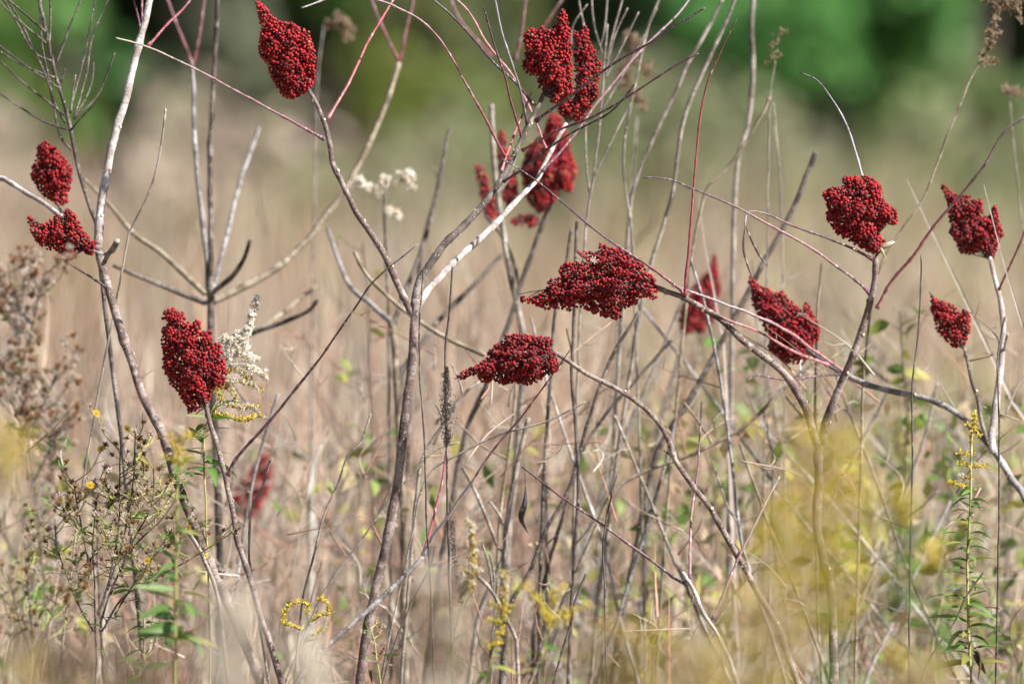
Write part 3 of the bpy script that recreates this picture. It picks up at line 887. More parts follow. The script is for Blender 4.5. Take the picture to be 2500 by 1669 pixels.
# --- shrub arching in from the right edge with three heads
bs = tail((2500, 1213), (2560, 1350), 0.25)
G = shrub('grey sumac arching in from the right edge with three slightly blurred fruit heads', bs)
stem(G, 'trunk', [(1970, 852), (2014, 884), (2057, 910), (2108, 935), (2159, 950), (2224, 964), (2286, 983), (2341, 1012), (2377, 1044), (2413, 1084), (2450, 1136), (2472, 1173), (2500, 1213), (2560, 1350)],
     (0.42, 0.25), (13, 26), M['grey'], ground=bs[:2], scars=8)
stem(G, 'branch', [(2417, 628), (2428, 677), (2443, 739), (2450, 804), (2446, 877), (2432, 986), (2421, 1066), (2424, 1105)], (0.36, 0.3), (10, 21), M['pale'], scars=4, label='pale upright branch')
stem(G, 'branch', [(2354, 848), (2373, 932), (2388, 979), (2395, 1023), (2412, 1085)], (0.32, 0.3), (7, 11), M['dark'], scars=3, label='thin dark branch')
stem(G, 'spur', [(2460, 815), (2455, 835), (2449, 868)], (0.3, 0.34), (5, 9), M['pale'])
for pts, dd, w, cc in [
        ([(2061, 908), (1977, 848), (1905, 797), (1803, 754), (1683, 710), (1640, 698)], (0.36, 0.12), (9, 5), (ROSE, PINK, SILV, ROSE)),
        ([(2020, 890), (1941, 859), (1868, 819), (1766, 775), (1710, 752)], (0.38, 0.15), (8, 5), (PINK, PINK, ROSE)),
        ([(2060, 914), (1999, 917), (1941, 928), (1890, 924), (1846, 917), (1825, 930)], (0.36, 0.2), (7, 4), (DARKS, PURP, DARKS)),
        ([(2439, 706), (2468, 644), (2500, 572), (2520, 530)], (0.33, 0.2), (6, 5), (RED, PINK))]:
    stalk(G, pts, dd, w, cc)
G1 = crop(1640, 560, [(830, 480), (805, 530), (840, 680), (850, 800), (900, 880), (940, 1000), (1010, 1120), (1040, 1180), (1000, 1240), (1060, 1330), (1140, 1390), (1220, 1430), (1300, 1440), (1400, 1450), (1460, 1360), (1480, 1280), (1560, 1200), (1600, 1080), (1550, 970), (1500, 850), (1430, 760), (1400, 800), (1390, 850), (1310, 790), (1240, 700), (1180, 640), (1100, 660), (1040, 620), (960, 600), (900, 560)], 0.2296)
fruit_head(G, G1, 0.45, (1972, 852), (1830, 672), 130, dull=0.25, label='large fruit head behind two pink stalks')
H1 = crop(2240, 420, [(200, 80), (185, 130), (230, 230), (240, 340), (260, 430), (240, 480), (290, 550), (330, 650), (420, 670), (500, 640), (560, 690), (620, 700), (645, 600), (690, 500), (660, 400), (640, 280), (610, 250), (580, 290), (570, 350), (530, 330), (530, 220), (450, 220), (420, 180), (330, 180), (260, 140)], 0.3062)
fruit_head(G, H1, 0.38, (2416, 632), (2300, 448), 90, dull=0.4, label='fruit head on the pale branch, dull maroon')
I1 = crop(2240, 420, [(90, 950), (100, 1070), (120, 1160), (130, 1240), (200, 1340), (260, 1390), (350, 1410), (420, 1320), (430, 1200), (425, 1130), (370, 1080), (340, 1110), (290, 1040), (240, 1040), (150, 1000)], 0.3062)
fruit_head(G, I1, 0.33, (2352, 850), (2268, 712), 80, label='small drop shaped fruit head')

# --- shrub with the lower middle head
bs = tail((1886, 1507), (1920, 1590), 0.0)
J = shrub('sumac leaning left on one long stem to a flat dark tipped fruit head', bs)
stem(J, 'trunk', [(1353, 859), (1382, 877), (1436, 914), (1509, 950), (1571, 994), (1611, 1034), (1633, 1077), (1650, 1125), (1679, 1169), (1730, 1235), (1770, 1304), (1814, 1380), (1854, 1453), (1886, 1507), (1920, 1590)],
     (-0.06, 0.0), (11, 26), M['brown'], ground=bs[:2], scars=13)
stem(J, 'spur', [(1622, 1098), (1630, 1106), (1644, 1116)], (-0.04, -0.02), (4, 8), M['dark'])
J1 = crop(800, 550, [(840, 1030), (900, 1040), (990, 1010), (1040, 1060), (1120, 1050), (1170, 1080), (1260, 1060), (1330, 1080), (1400, 1060), (1440, 1040), (1500, 1000), (1560, 990), (1550, 890), (1510, 820), (1520, 760), (1480, 740), (1400, 740), (1310, 715), (1180, 730), (1170, 770), (1120, 800), (1060, 850), (1070, 880), (1010, 920), (960, 950), (900, 980)])
fruit_head(J, J1, -0.06, (1352, 860), (1108, 925), 300, dull=0.45, label='flat fruit head with a thin dark tip')

# --- shrub with the head at the lower left
bs = tail((646, 1536), (668, 1600), -0.05)
Ls = shrub('sumac on a straight brown stem with the large fruit head at lower left', bs)
stem(Ls, 'trunk', [(502, 985), (513, 1037), (527, 1075), (540, 1125), (552, 1173), (570, 1256), (581, 1325), (610, 1409), (632, 1489), (646, 1536), (668, 1600)], (-0.05, -0.05), (12, 25), M['brown'], ground=bs[:2], scars=9)
stalk(Ls, [(556, 1160), (578, 1117), (636, 1052), (727, 943), (800, 848), (855, 768), (909, 692), (956, 645), (1018, 597)], (-0.06, -0.18), (9, 3.5), (PURP, ROSE * 0.8, PURP, DARKS, SILV))
LL = crop(370, 700, [(180, 170), (90, 210), (80, 270), (130, 320), (70, 370), (80, 420), (70, 490), (100, 570), (90, 640), (90, 700), (130, 790), (150, 850), (220, 920), (260, 980), (300, 1050), (320, 1110), (420, 1080), (440, 1030), (520, 1000), (540, 900), (620, 870), (665, 770), (640, 650), (610, 500), (570, 480), (530, 480), (535, 400), (500, 370), (440, 370), (430, 290), (385, 265), (350, 310), (300, 290), (285, 210), (230, 200)], 0.2807)
fruit_head(Ls, LL, -0.06, (502, 992), (410, 750), 300, label='large upright fruit head')

# --- broken sumac branch low in the centre
bs = tail((790, 1585), (740, 1640), -0.1)
K = shrub('broken grey sumac without fruit, low centre, with a red and a silvery leaf stalk', bs)
stem(K, 'trunk', [(1032, 1356), (1010, 1384), (978, 1416), (940, 1452), (902, 1485), (836, 1544), (790, 1585), (740, 1640)], (-0.08, -0.1), (11, 23), M['grey'], ground=bs[:2], scars=5)
stalk(K, [(1033, 1354), (1054, 1282), (1069, 1220), (1087, 1122), (1094, 1050)], (-0.08, -0.05), (8, 4), (RED, RED * 0.8, PURP))
stalk(K, [(1033, 1354), (1062, 1304), (1098, 1253), (1127, 1209), (1164, 1158), (1204, 1100), (1247, 1048), (1291, 994), (1331, 939), (1367, 888), (1393, 852)], (-0.08, -0.2), (8, 3.5), (SILV * 1.4, SILV * 1.5, ROSE * 1.2, RED * 0.6, DARKS))

# --- bare pale shrub at the lower right
bs = tail((1770, 1587), (1798, 1660), -0.04)
Ms = shrub('small bare pale sumac with three thin purple leaf stalks, bottom right of centre', bs)
stem(Ms, 'trunk', [(1665, 1396), (1690, 1435), (1715, 1493), (1745, 1536), (1770, 1587), (1798, 1660)], (-0.04, -0.04), (10, 18), M['pale'], ground=bs[:2], scars=4)
stalk(Ms, [(1680, 1425), (1650, 1413), (1564, 1347), (1491, 1296), (1418, 1245), (1345, 1195), (1273, 1140)], (-0.04, 0.05), (8, 4), (DARKS, ROSE * 0.8, PURP, DARKS))
stalk(Ms, [(1684, 1410), (1686, 1282), (1694, 1209), (1705, 1136), (1712, 980)], (-0.04, 0.05), (8, 4), (ROSE, ROSE, PURP, SILV))
stalk(Ms, [(1741, 1511), (1785, 1402), (1821, 1325), (1861, 1245), (1905, 1162)], (-0.04, 0.0), (8, 4), (PURP, ROSE, SILV))

# --- sumacs farther back, out of focus
bs = tail((1090, 1300), (1060, 1500), 0.8)
Ds = shrub('blurred sumac behind the forked centre shrub with a cluster of four red heads', bs)
stem(Ds, 'trunk', [(1345, 500), (1324, 550), (1280, 670), (1233, 812), (1189, 935), (1149, 1023), (1124, 1113), (1090, 1300), (1060, 1500)], (0.8, 0.8), (12, 20), M['dark'], ground=bs[:2], scars=0)
stem(Ds, 'branch', [(1185, 525), (1240, 600), (1268, 700)], (0.8, 0.8), (8, 10), M['dark'])
def D_(q):
    q = np.array(crop(800, 0, q)); c_ = q.mean(0)
    return c_ + (q - c_) * np.array([1.12, 1.05])
fruit_head(Ds, D_([(990, 1110), (1005, 1250), (1040, 1400), (1070, 1480), (1130, 1460), (1140, 1380), (1100, 1300), (1075, 1200), (1040, 1110)]), 1.0, (1190, 530), (1170, 405), 0, 1.1, 0.42)
fruit_head(Ds, D_([(1150, 890), (1140, 1000), (1155, 1200), (1180, 1350), (1230, 1400), (1280, 1300), (1265, 1150), (1215, 1000), (1190, 890)]), 1.0, (1240, 510), (1222, 325), 0, 1.1, 0.42)
fruit_head(Ds, D_([(1490, 770), (1450, 900), (1360, 980), (1310, 1150), (1340, 1320), (1420, 1430), (1500, 1400), (1560, 1280), (1630, 1280), (1655, 1150), (1620, 980), (1560, 790)]), 1.0, (1335, 520), (1340, 290), 0, 1.1, 0.42)
fruit_head(Ds, D_([(1220, 1480), (1300, 1430), (1380, 1440), (1430, 1480), (1380, 1530), (1260, 1520)]), 1.0, (1320, 545), (1245, 540), 0, 1.1, 0.42)

bs = tail((1575, 1350), (1565, 1550), 1.4)
Ps = shrub('blurred sumac with one soft narrow tipped red head behind the long left arm', bs)
fruit_head(Ps, crop(1640, 560, [(440, 240), (425, 400), (330, 480), (230, 580), (110, 780), (55, 960), (90, 1120), (180, 1130), (340, 1100), (430, 1000), (475, 850), (530, 650), (505, 450), (475, 290)], 0.2296), 1.35, (1672, 815), (1742, 620), 0, 1.2, 0.35)
stem(Ps, 'trunk', [(1672, 805), (1655, 880), (1620, 1000), (1590, 1150), (1575, 1350), (1565, 1550)], (1.35, 1.4), (10, 20), M['grey'], ground=bs[:2])

bs = tail((540, 1450), (530, 1600), 1.7)
Qs = shrub('very blurred small red fruit head low in the grass at the left', bs)
fruit_head(Qs, [(555, 1235), (585, 1170), (645, 1105), (668, 1130), (655, 1205), (615, 1268), (570, 1275)], 1.7, (570, 1270), (655, 1110), 0, 1.2, 0.2)
stem(Qs, 'trunk', [(574, 1265), (555, 1330), (540, 1450), (530, 1600)], (1.7, 1.7), (9, 16), M['grey'], ground=bs[:2])

bs = tail((538, 1427), (540, 1600), 0.75)
Ns = shrub('bare blurred sumac with branches spreading like a candelabra behind the lower left head', bs)
stem(Ns, 'trunk', [(513, 700), (514, 735), (514, 800), (518, 950), (531, 1173), (538, 1427), (540, 1600)], (0.75, 0.75), (18, 24), M['dark'], ground=bs[:2])
for pts, w, mt, dd in [
        ([(204, 436), (269, 502), (327, 570), (382, 608), (436, 655), (502, 717)], (9, 17), 'tan', 0.8), ([(276, 648), (364, 684), (418, 706), (502, 739)], (9, 15), 'dark', 0.7),
        ([(469, 150), (472, 210), (476, 364), (498, 570), (505, 623), (509, 714)], (9, 15), 'grey', 0.8), ([(531, -5), (524, 145), (513, 364), (514, 570), (514, 715)], (10, 15), 'dark', 0.72),
        ([(611, 586), (596, 630), (567, 674), (520, 712)], (10, 14), 'dark', 0.7), ([(975, 153), (935, 276), (858, 436), (800, 520), (753, 583), (673, 655), (582, 706), (520, 735)], (12, 20), 'tan', 0.85),
        ([(633, 313), (589, 436), (556, 567), (538, 641), (520, 705)], (9, 13), 'grey', 1.0), ([(778, 732), (749, 761), (691, 786), (614, 812), (520, 850)], (10, 14), 'dark', 0.7),
        ([(770, 700), (720, 740), (640, 800), (530, 860)], (10, 14), 'tan', 1.0)]:
    stem(Ns, 'branch', pts, (dd, 0.75), w, M[mt])
for pts in ([(470, 160), (440, 80), (408, -5)], [(472, 155), (487, 80), (500, -5)], [(975, 153), (940, 80), (905, -5)], [(976, 150), (992, 75), (1010, -5)], [(1200, 138), (1127, 55), (1095, -10)], [(1258, 145), (1273, 84), (1284, -5)], [(1310, 100), (1334, 58), (1376, -5)]):
    stalk(Ns, pts, 0.95, (8, 5), (RED * 0.55, ROSE * 0.8, ROSE * 0.9))

bs = tail((985, 1300), (990, 1550), 0.8)
Os = shrub('bare blurred sumac close behind the centre trunk, a branch to its lower right', bs)
stem(Os, 'trunk', [(956, 786), (962, 830), (968, 950), (978, 1120), (985, 1300), (990, 1550)], (0.8, 0.8), (16, 22), M['tan'], ground=bs[:2])
stem(Os, 'branch', [(865, 615), (895, 670), (964, 739), (1004, 768), (1033, 790), (1109, 834), (1182, 866)], (0.5, 0.5), (9, 13), M['tan'])
stem(Os, 'branch', [(800, 560), (850, 690), (909, 745), (956, 786)], (0.9, 0.8), (9, 14), M['grey'])
stem(Os, 'branch', [(1225, 623), (1182, 670), (1127, 725), (1062, 794), (1000, 880), (965, 930)], (0.9, 0.8), (10, 16), M['dark'])
stem(Os, 'branch', [(1095, 325), (1070, 450), (1045, 560), (1010, 660), (960, 790)], (0.9, 0.8), (9, 13), M['dark'])


# ------------------------------------------------------------------ dead stalks, blades and twigs
def weed(name, label, cat, pts, d, w, mat, group=None, twigs=(), tw=(4, 2), knob=0.08):
    dd = d if np.isscalar(d) else d[1]
    t = thing(name, label, cat, tail(pts[-2], pts[-1], dd), group)
    stem(t, 'stem', pts, d, w, mat, ground=np.array(t.location)[:2], knob=knob, sides=7, wob=0.5)
    for tp in twigs:
        stem(t, 'twig', tp, dd, (tw[1], tw[0]), mat, knob=0.05, sides=5, wob=0.4)
    return t


T1 = lambda q: crop(0, 0, q)[::-1]
weed('dead_weed', 'dark dead weed with many fine rising twigs, upper left corner', 'weed',
     T1([(270, -20), (270, 0)][:1]) + crop(0, 0, [(275, 60), (330, 300), (370, 500), (440, 730), (480, 900), (530, 1150), (600, 1380), (645, 1500), (660, 1660)]) + [(262, 800), (300, 1100), (330, 1400)],
     (0.35, 0.3), (9, 15), M['dark'], None,
     [T1(q) for q in ([(345, 410), (230, 350), (120, 170), (20, -10)], [(300, 210), (200, 120), (70, 10)], [(310, 290), (160, 170), (-10, 10)], [(360, 520), (250, 480), (110, 420), (-10, 340)],
      [(430, 770), (330, 690), (170, 570), (-10, 400)], [(450, 870), (300, 820), (150, 730), (-10, 622)], [(480, 1010), (400, 900), (340, 620), (280, 450), (140, 150), (50, -10)], [(390, 590), (320, 540), (170, 440), (-10, 302)],
      [(440, 830), (370, 700), (320, 500), (280, 280), (270, 100)], [(380, 420), (420, 320), (480, 150), (545, -10)], [(490, 800), (580, 650), (620, 540), (630, 420)], [(500, 800), (640, 660), (720, 500), (770, 350)],
      [(410, 550), (440, 460)], [(470, 760), (510, 500)], [(480, 700), (560, 400), (600, 200), (645, -10)], [(500, 780), (580, 500), (620, 250), (730, -10)], [(330, 320), (340, 150), (335, -10)], [(470, 880), (560, 780), (650, 690)])], (6, 4))

ONE = [  # dead stems that can be told apart: label, points from the top down, depth, widths, material
    ('thin black dead stem just right of the centre trunk, top at the fork', [(1034, 652), (1028, 730), (1024, 805), (1025, 914), (1033, 1023), (1038, 1120), (1042, 1282), (1051, 1427), (1056, 1560)], -0.1, (4, 8), 'deadstem'),
    ('thin black stem standing right of the V shaped sumac', [(2250, 623), (2243, 804), (2232, 895), (2226, 968), (2228, 1120), (2222, 1350), (2220, 1560)], 0.1, (4, 8), 'deadstem'),
    ('straight dark stem in front of the pale branch near the right edge', [(2453, 775), (2443, 823), (2435, 895), (2439, 1023), (2439, 1150), (2439, 1282), (2435, 1500), (2431, 1660)], 0.0, (4, 10), 'deadstem'),
    ('dark stem slanting up to the right across the leafy goldenrod, bottom right', [(2399, 1398), (2359, 1456), (2330, 1518), (2282, 1587), (2246, 1667)], -0.1, (5, 8), 'deadstem'),
    ('short black dead twig standing at bottom centre right, curled bark on it', [(1506, 1158), (1490, 1220), (1478, 1280), (1472, 1340), (1476, 1420), (1478, 1560), (1482, 1660)], 0.0, (4, 7), 'deadstem'),
    ('short dark slanting twig above the bottom goldenrods', [(1430, 1400), (1414, 1440), (1400, 1478), (1392, 1530), (1370, 1600)], 0.05, (6, 7), 'deadstem'),
    ('thin dark stem bowing up from the bottom left of the broken branch', [(1062, 1330), (1050, 1382), (1000, 1480), (960, 1580), (936, 1660)], -0.15, (4, 6), 'deadstem'),
    ('blurred dark stem running diagonally from behind the round head down to the left', [(1992, 371), (1966, 436), (1937, 509), (1905, 570), (1868, 634), (1846, 677), (1780, 800), (1697, 950), (1650, 1023), (1600, 1120), (1560, 1300)], 0.7, (13, 15), 'dark'),
    ('pale tan stem slanting low behind the V shaped sumac', [(1990, 880), (1919, 943), (1832, 1030), (1740, 1085), (1668, 1117), (1575, 1150), (1500, 1200), (1440, 1320)], 0.45, (9, 13), 'tan'),
    ('whitish blurred trunk between the two long fruit heads', [(1200, 255), (1204, 364), (1215, 473), (1229, 570), (1240, 641), (1258, 725), (1276, 805), (1278, 900), (1262, 1100), (1240, 1320), (1230, 1560)], 0.8, (13, 22), 'greystem'),
    ('dark stem upright just left of the flat head', [(1098, 310), (1070, 460), (1040, 560), (1024, 640), (1010, 820), (1000, 1000)], 1.1, (8, 12), 'dark'),
    ('dark upright stem under the long fruit head, left of two', [(1395, 560), (1380, 660), (1356, 761), (1342, 950), (1331, 1117), (1322, 1300), (1316, 1560)], 0.5, (8, 12), 'dark'),
    ('dark upright stem under the long fruit head, right of two', [(1408, 540), (1402, 757), (1396, 914), (1404, 1023), (1412, 1180), (1400, 1400), (1392, 1560)], 0.35, (8, 11), 'deadstem'),
    ('dark stem leaning right behind the flat head, meeting others low down', [(1560, 760), (1500, 860), (1470, 930), (1430, 1050), (1390, 1190), (1330, 1300), (1290, 1400), (1245, 1480), (1230, 1600)], 0.4, (9, 14), 'dark'),
    ('dark brown stem leaning right under the flat head', [(1640, 830), (1560, 920), (1480, 1010), (1420, 1110), (1370, 1270), (1310, 1500), (1300, 1640)], 0.6, (8, 13), 'dark'),
    ('forked pale stem in the tangle below the flat head', [(1130, 1140), (1170, 1220), (1215, 1330), (1228, 1350), (1222, 1450), (1205, 1600)], 0.4, (8, 14), 'greystem'),
    ('grey stem rising beside the forked pale stem', [(1290, 1020), (1260, 1150), (1235, 1290), (1228, 1360), (1170, 1500), (1150, 1640)], 0.45, (12, 16), 'greystem'),
    ('pale broken stick lying low beside the bottom goldenrods', [(1165, 1405), (1205, 1450), (1260, 1560), (1262, 1600)], 0.3, (10, 11), 'greystem'),
    ('pale grey stem drooping left of the straight brown sumac stem', [(448, 1290), (470, 1312), (500, 1370), (530, 1450), (545, 1560)], 0.0, (10, 12), 'greystem'),
    ('thin curved grey twig left of the lower red blur', [(660, 1125), (640, 1190), (615, 1245), (608, 1330), (612, 1400), (640, 1560)], 0.1, (6, 7), 'greystem'),
    ('thin branching grey stem low between two sumac stems', [(905, 1010), (880, 1080), (850, 1110), (825, 1180), (790, 1260), (770, 1340), (740, 1460), (725, 1600)], 0.15, (5, 8), 'greystem'),
    ('thin pale stem crossing low at the left of centre trunk', [(1120, 1080), (1060, 1100), (1000, 1165), (960, 1210), (880, 1320), (800, 1430), (740, 1560)], 0.25, (5, 7), 'greystem'),
    ('pale curved stem ending under the flat head from the left', [(1170, 930), (1130, 965), (1080, 1040), (1040, 1100), (1020, 1180), (1000, 1400)], 0.3, (8, 10), 'greystem'),
    ('thin pale grass stem curving low behind the flat head', [(1430, 980), (1330, 1030), (1220, 1060), (1110, 1115), (1040, 1170), (1000, 1330)], 0.2, (5, 6), 'greystem'),
    ('tall pale curved stem rising beside the vivid green bush, thickest of the wispy stems', [(1839, -10), (1835, 73), (1839, 182), (1825, 309), (1803, 382), (1792, 509), (1790, 640), (1786, 900), (1780, 1300)], 0.9, (12, 11), 'greystem'),
    ('pale forked stem sweeping down left from the top, second wispy stem from the green bush', [(1797, -10), (1777, 44), (1752, 98), (1715, 178), (1675, 273), (1657, 364), (1640, 480), (1610, 580), (1575, 700), (1540, 900)], 0.6, (10, 10), 'greystem'),
    ('pale stem sweeping down left, third wispy stem from the green bush', [(1768, -10), (1723, 80), (1679, 156), (1650, 225), (1600, 327), (1549, 454), (1534, 570), (1520, 750)], 0.7, (9, 9), 'greystem'),
    ('thin pale stem close right of the paired fruit heads', [(1613, -10), (1582, 65), (1549, 218), (1527, 327), (1524, 436), (1542, 570), (1550, 760)], 0.6, (6, 7), 'greystem'),
    ('red and tan curled stem in front of the vivid green bush', [(1879, 236), (1861, 280), (1803, 374), (1752, 436), (1723, 469), (1690, 620), (1670, 800)], 0.6, (7, 8), 'tan'),
    ('thin dark twig rising left of the pale fork, upper left', [(403, 265), (400, 300), (385, 400), (355, 490), (320, 560), (300, 650)], 0.25, (5, 6), 'greystem'),
    ('hair thin grey stalk left of the round head, upper right', [(1888, 250), (1895, 330), (1905, 450), (1910, 570), (1912, 760)], 0.8, (4, 5), 'greystem'),
]
for lab, pts, d, w, m in ONE:
    cat = 'stem'
    tws = []
    for _ in range(int(rng.integers(0, 3)) if d > 0.1 and w[1] > 9 else 0):
        i = int(rng.integers(1, len(pts) - 2)); x, y = pts[i]; a = rng.uniform(-1.0, 1.0); Lg = rng.uniform(50, 150)
        tws.append([(x + math.sin(a) * Lg, y - math.cos(a) * Lg), (x + math.sin(a) * Lg * 0.55 + 6, y - math.cos(a) * Lg * 0.5), (x, y)])
    weed('dead_stalk', lab, cat, pts, d, w, M[m], 'dead stems among the sumac', tws, (w[0] * 0.8, w[0] * 0.5))

# stalks in the tangle behind
USED = set()
for k in range(46):
    d = float(rng.choice([0.5, 0.8, 1.2, 1.8, 2.6, 3.4])) + rng.uniform(-0.1, 0.1)
    x = rng.uniform(80, 2500) if rng.random() < 0.4 else rng.uniform(1000, 2480)
    y = rng.uniform(620, 1250); sl = rng.normal(0, 0.42)
    pts = [(x, y)]
    while y < 1640:
        st = rng.uniform(120, 220); y += st; sl += rng.normal(0, 0.03); x += sl * st + rng.normal(0, 8)
        pts.append((x, y))
    if len(pts) < 2: continue
    tws = []
    for _ in range(int(rng.integers(0, 3))):
        i = int(rng.integers(0, len(pts) - 1)); f = rng.random()
        ax_, ay_ = pts[i][0] * (1 - f) + pts[i + 1][0] * f, pts[i][1] * (1 - f) + pts[i + 1][1] * f
        a = rng.uniform(0.4, 1.1) * rng.choice([-1, 1]); Lg = rng.uniform(60, 190)
        tws.append([(ax_ + math.sin(a) * Lg, ay_ - math.cos(a) * Lg), (ax_ + math.sin(a) * Lg * 0.5, ay_ - math.cos(a) * Lg * 0.35), (ax_, ay_)])
    mk = str(rng.choice(['dark', 'greystem', 'tan', 'brown', 'pale', 'grey']))
    run = pts[0][0] - pts[-1][0]
    lean_ = 'leaning right' if run > 90 else 'leaning left' if run < -90 else 'upright'
    mx = pts[0][0]
    near = [n_ for lim, n_ in ((330, 'the pale forked stem'), (620, 'the lower left fruit head'), (850, 'the long purple leaf stalk'), (1060, 'the centre trunk'), (1250, 'the black fuzzy stalk'),
            (1420, 'the flat fruit head'), (1600, 'the long fruit head'), (1800, 'the long leaning stem'), (2000, 'the left arm of the V'), (2200, 'the round lumpy head'), (2400, 'the slender goldenrod'), (9999, 'the right edge')) if mx < lim][0]
    tall = 'tall ' if pts[0][1] < 800 else 'short ' if pts[0][1] > 1060 else ''
    soft = 'very blurred ' if d > 2.2 else 'blurred ' if d > 1.0 else ''
    lab_ = tall + soft + {'dark': 'dark', 'pale': 'whitish', 'greystem': 'pale grey', 'tan': 'tan', 'brown': 'brown', 'grey': 'grey'}[mk] + ' bare stalk ' + lean_ + ' behind ' + near
    if lab_ in USED: lab_ = 'thinner ' + lab_
    if lab_ in USED: continue
    USED.add(lab_)
    weed('bare_stalk', lab_, 'stalk', pts, d, (rng.uniform(4, 5), 7) if lab_.startswith('thinner') else (rng.uniform(5, 8), rng.uniform(8, 16)), M[mk], 'bare stalks in the tangle behind the sumac', tws, (6, 4))


def blade(label, pts, d, w, col, group='single grass blades'):
    t = thing('grass_blade', label, 'grass blade', tail(pts[-2], pts[-1], d), group)
    p = np.vstack([path(pts, d), np.array(t.location)]); n = 24; q = crom(p, n)
    wd = 0.5 * mpp(d) * w * np.minimum(1, np.linspace(0.15, 3, n))
    side = np.cross(np.gradient(q, axis=0), FWD); side /= np.linalg.norm(side, axis=1)[:, None]
    keel = FWD[None] * (wd * 0.5)[:, None]
    v = np.stack([q - side * wd[:, None], q + keel, q + side * wd[:, None]], 1).reshape(-1, 3)
    i = np.arange(n - 1) * 3
    f = np.vstack([np.stack([i, i + 1, i + 4, i + 3], -1), np.stack([i + 1, i + 2, i + 5, i + 4], -1)])
    mb = MB(); mb.add(v, [f], col); build(mb, 'leaf_blade', M['grass'], t)


blade('pale dry grass blade slanting behind the small drop shaped head', [(2215, 440), (2268, 550), (2322, 659), (2377, 775), (2443, 914), (2500, 1041), (2560, 1200)], 0.6, 13, (0.62, 0.54, 0.47))
blade('pale narrow grass blade slanting in front of the maroon head at right', [(2402, 450), (2425, 540), (2450, 641), (2500, 805), (2540, 950)], 0.22, 9, (0.62, 0.53, 0.48))
blade('pale grass blade crossing in front of the soft red head behind the left arm', [(1705, 480), (1712, 550), (1737, 677), (1759, 797), (1775, 950)], 0.7, 12, (0.62, 0.52, 0.46))
blade('dark grass blade leaning right from the yellow goldenrods, bottom centre', [(1222, 1360), (1200, 1375), (1175, 1410), (1150, 1450), (1120, 1500)], -0.2, 7, (0.20, 0.18, 0.10))


# ------------------------------------------------------------------ leaves
def leaf_mesh(curve, fold, wid, cols, wav=0.0):
    n = 9; t = np.linspace(0, 1, n)
    wv = wid * np.sin(np.pi * np.clip(t, 0, 1) ** 0.8) ** 0.9 + 0.012
    z = -curve * t ** 2
    mid = np.stack([t * (1 - 0.25 * curve * t), np.zeros(n), z], -1)
    up = fold * wv
    wz = wav * np.sin(t * 9)
    l = mid + np.stack([0 * t, wv, up + wz], -1); r = mid + np.stack([0 * t, -wv, up - wz], -1)
    v = np.stack([l, mid, r], 1).reshape(-1, 3)
    i = np.arange(n - 1) * 3
    f = np.vstack([np.stack([i, i + 1, i + 4, i + 3], -1), np.stack([i + 1, i + 2, i + 5, i + 4], -1)])
    c0, c1 = np.array(cols[0]), np.array(cols[1])
    c = c0 * (1 - t[:, None] ** 2) + c1 * t[:, None] ** 2
    cc = np.repeat(c, 3, axis=0); cc[1::3] = cc[1::3] * 0.8 + np.array((0.20, 0.24, 0.10)) * 0.3
    mb = MB(); mb.add(v, [f], cc)
    return mb.mesh('leaf', M['leaf'])


LEAF_G = [leaf_mesh(c, f, w, cols) for c, f, w, cols in [(0.25, 0.35, 0.10, ((0.10, 0.21, 0.035), (0.13, 0.24, 0.05))), (0.5, 0.5, 0.11, ((0.08, 0.18, 0.03), (0.11, 0.2, 0.04))), (0.05, 0.3, 0.07, ((0.15, 0.26, 0.06), (0.2, 0.28, 0.07)))]]
LEAF_Y = [leaf_mesh(0.3, 0.3, 0.10, ((0.22, 0.28, 0.07), (0.42, 0.32, 0.07))), leaf_mesh(0.6, 0.6, 0.09, ((0.15, 0.22, 0.05), (0.25, 0.14, 0.05)), 0.02)]
LEAF_B = [leaf_mesh(1.1, 0.9, 0.10, ((0.12, 0.075, 0.05), (0.08, 0.05, 0.04)), 0.03)]
LEAF_O = [leaf_mesh(0.3, 0.25, 0.26, ((0.10, 0.20, 0.03), (0.16, 0.25, 0.04))), leaf_mesh(0.6, 0.3, 0.24, ((0.20, 0.30, 0.05), (0.30, 0.33, 0.07))), leaf_mesh(0.3, 0.3, 0.24, ((0.35, 0.33, 0.07), (0.42, 0.36, 0.08)))]


def put_leaf(parent, me, pos, direction, length, roll=0.0, name='leaf'):
    o = obj(name, me, parent)
    x = Vector(direction).normalized()
    z = Vector((0, 0, 1)) - x * x.z
    if z.length < 1e-3: z = Vector((0, -1, 0))
    z.normalize(); y = z.cross(x)
    m = Matrix((x, y, z)).transposed() @ Matrix.Rotation(roll, 3, 'X')
    pos = Vector(np.asarray(pos) - loc_of(parent))
    o.matrix_local = Matrix.Translation(pos) @ m.to_4x4() @ Matrix.Scale(length, 4)
    return o


# ------------------------------------------------------------------ flower and seed sprays
YEL = [(0.84, 0.68, 0.10), (0.74, 0.62, 0.12), (0.85, 0.74, 0.20)]
GLD = [(0.56, 0.33, 0.08), (0.66, 0.45, 0.08), (0.40, 0.23, 0.08), (0.60, 0.50, 0.12)]
WHT = [(0.90, 0.85, 0.76), (0.9, 0.89, 0.84), (0.84, 0.74, 0.60)]
TAN = [(0.42, 0.32, 0.22), (0.52, 0.42, 0.30), (0.33, 0.23, 0.15)]


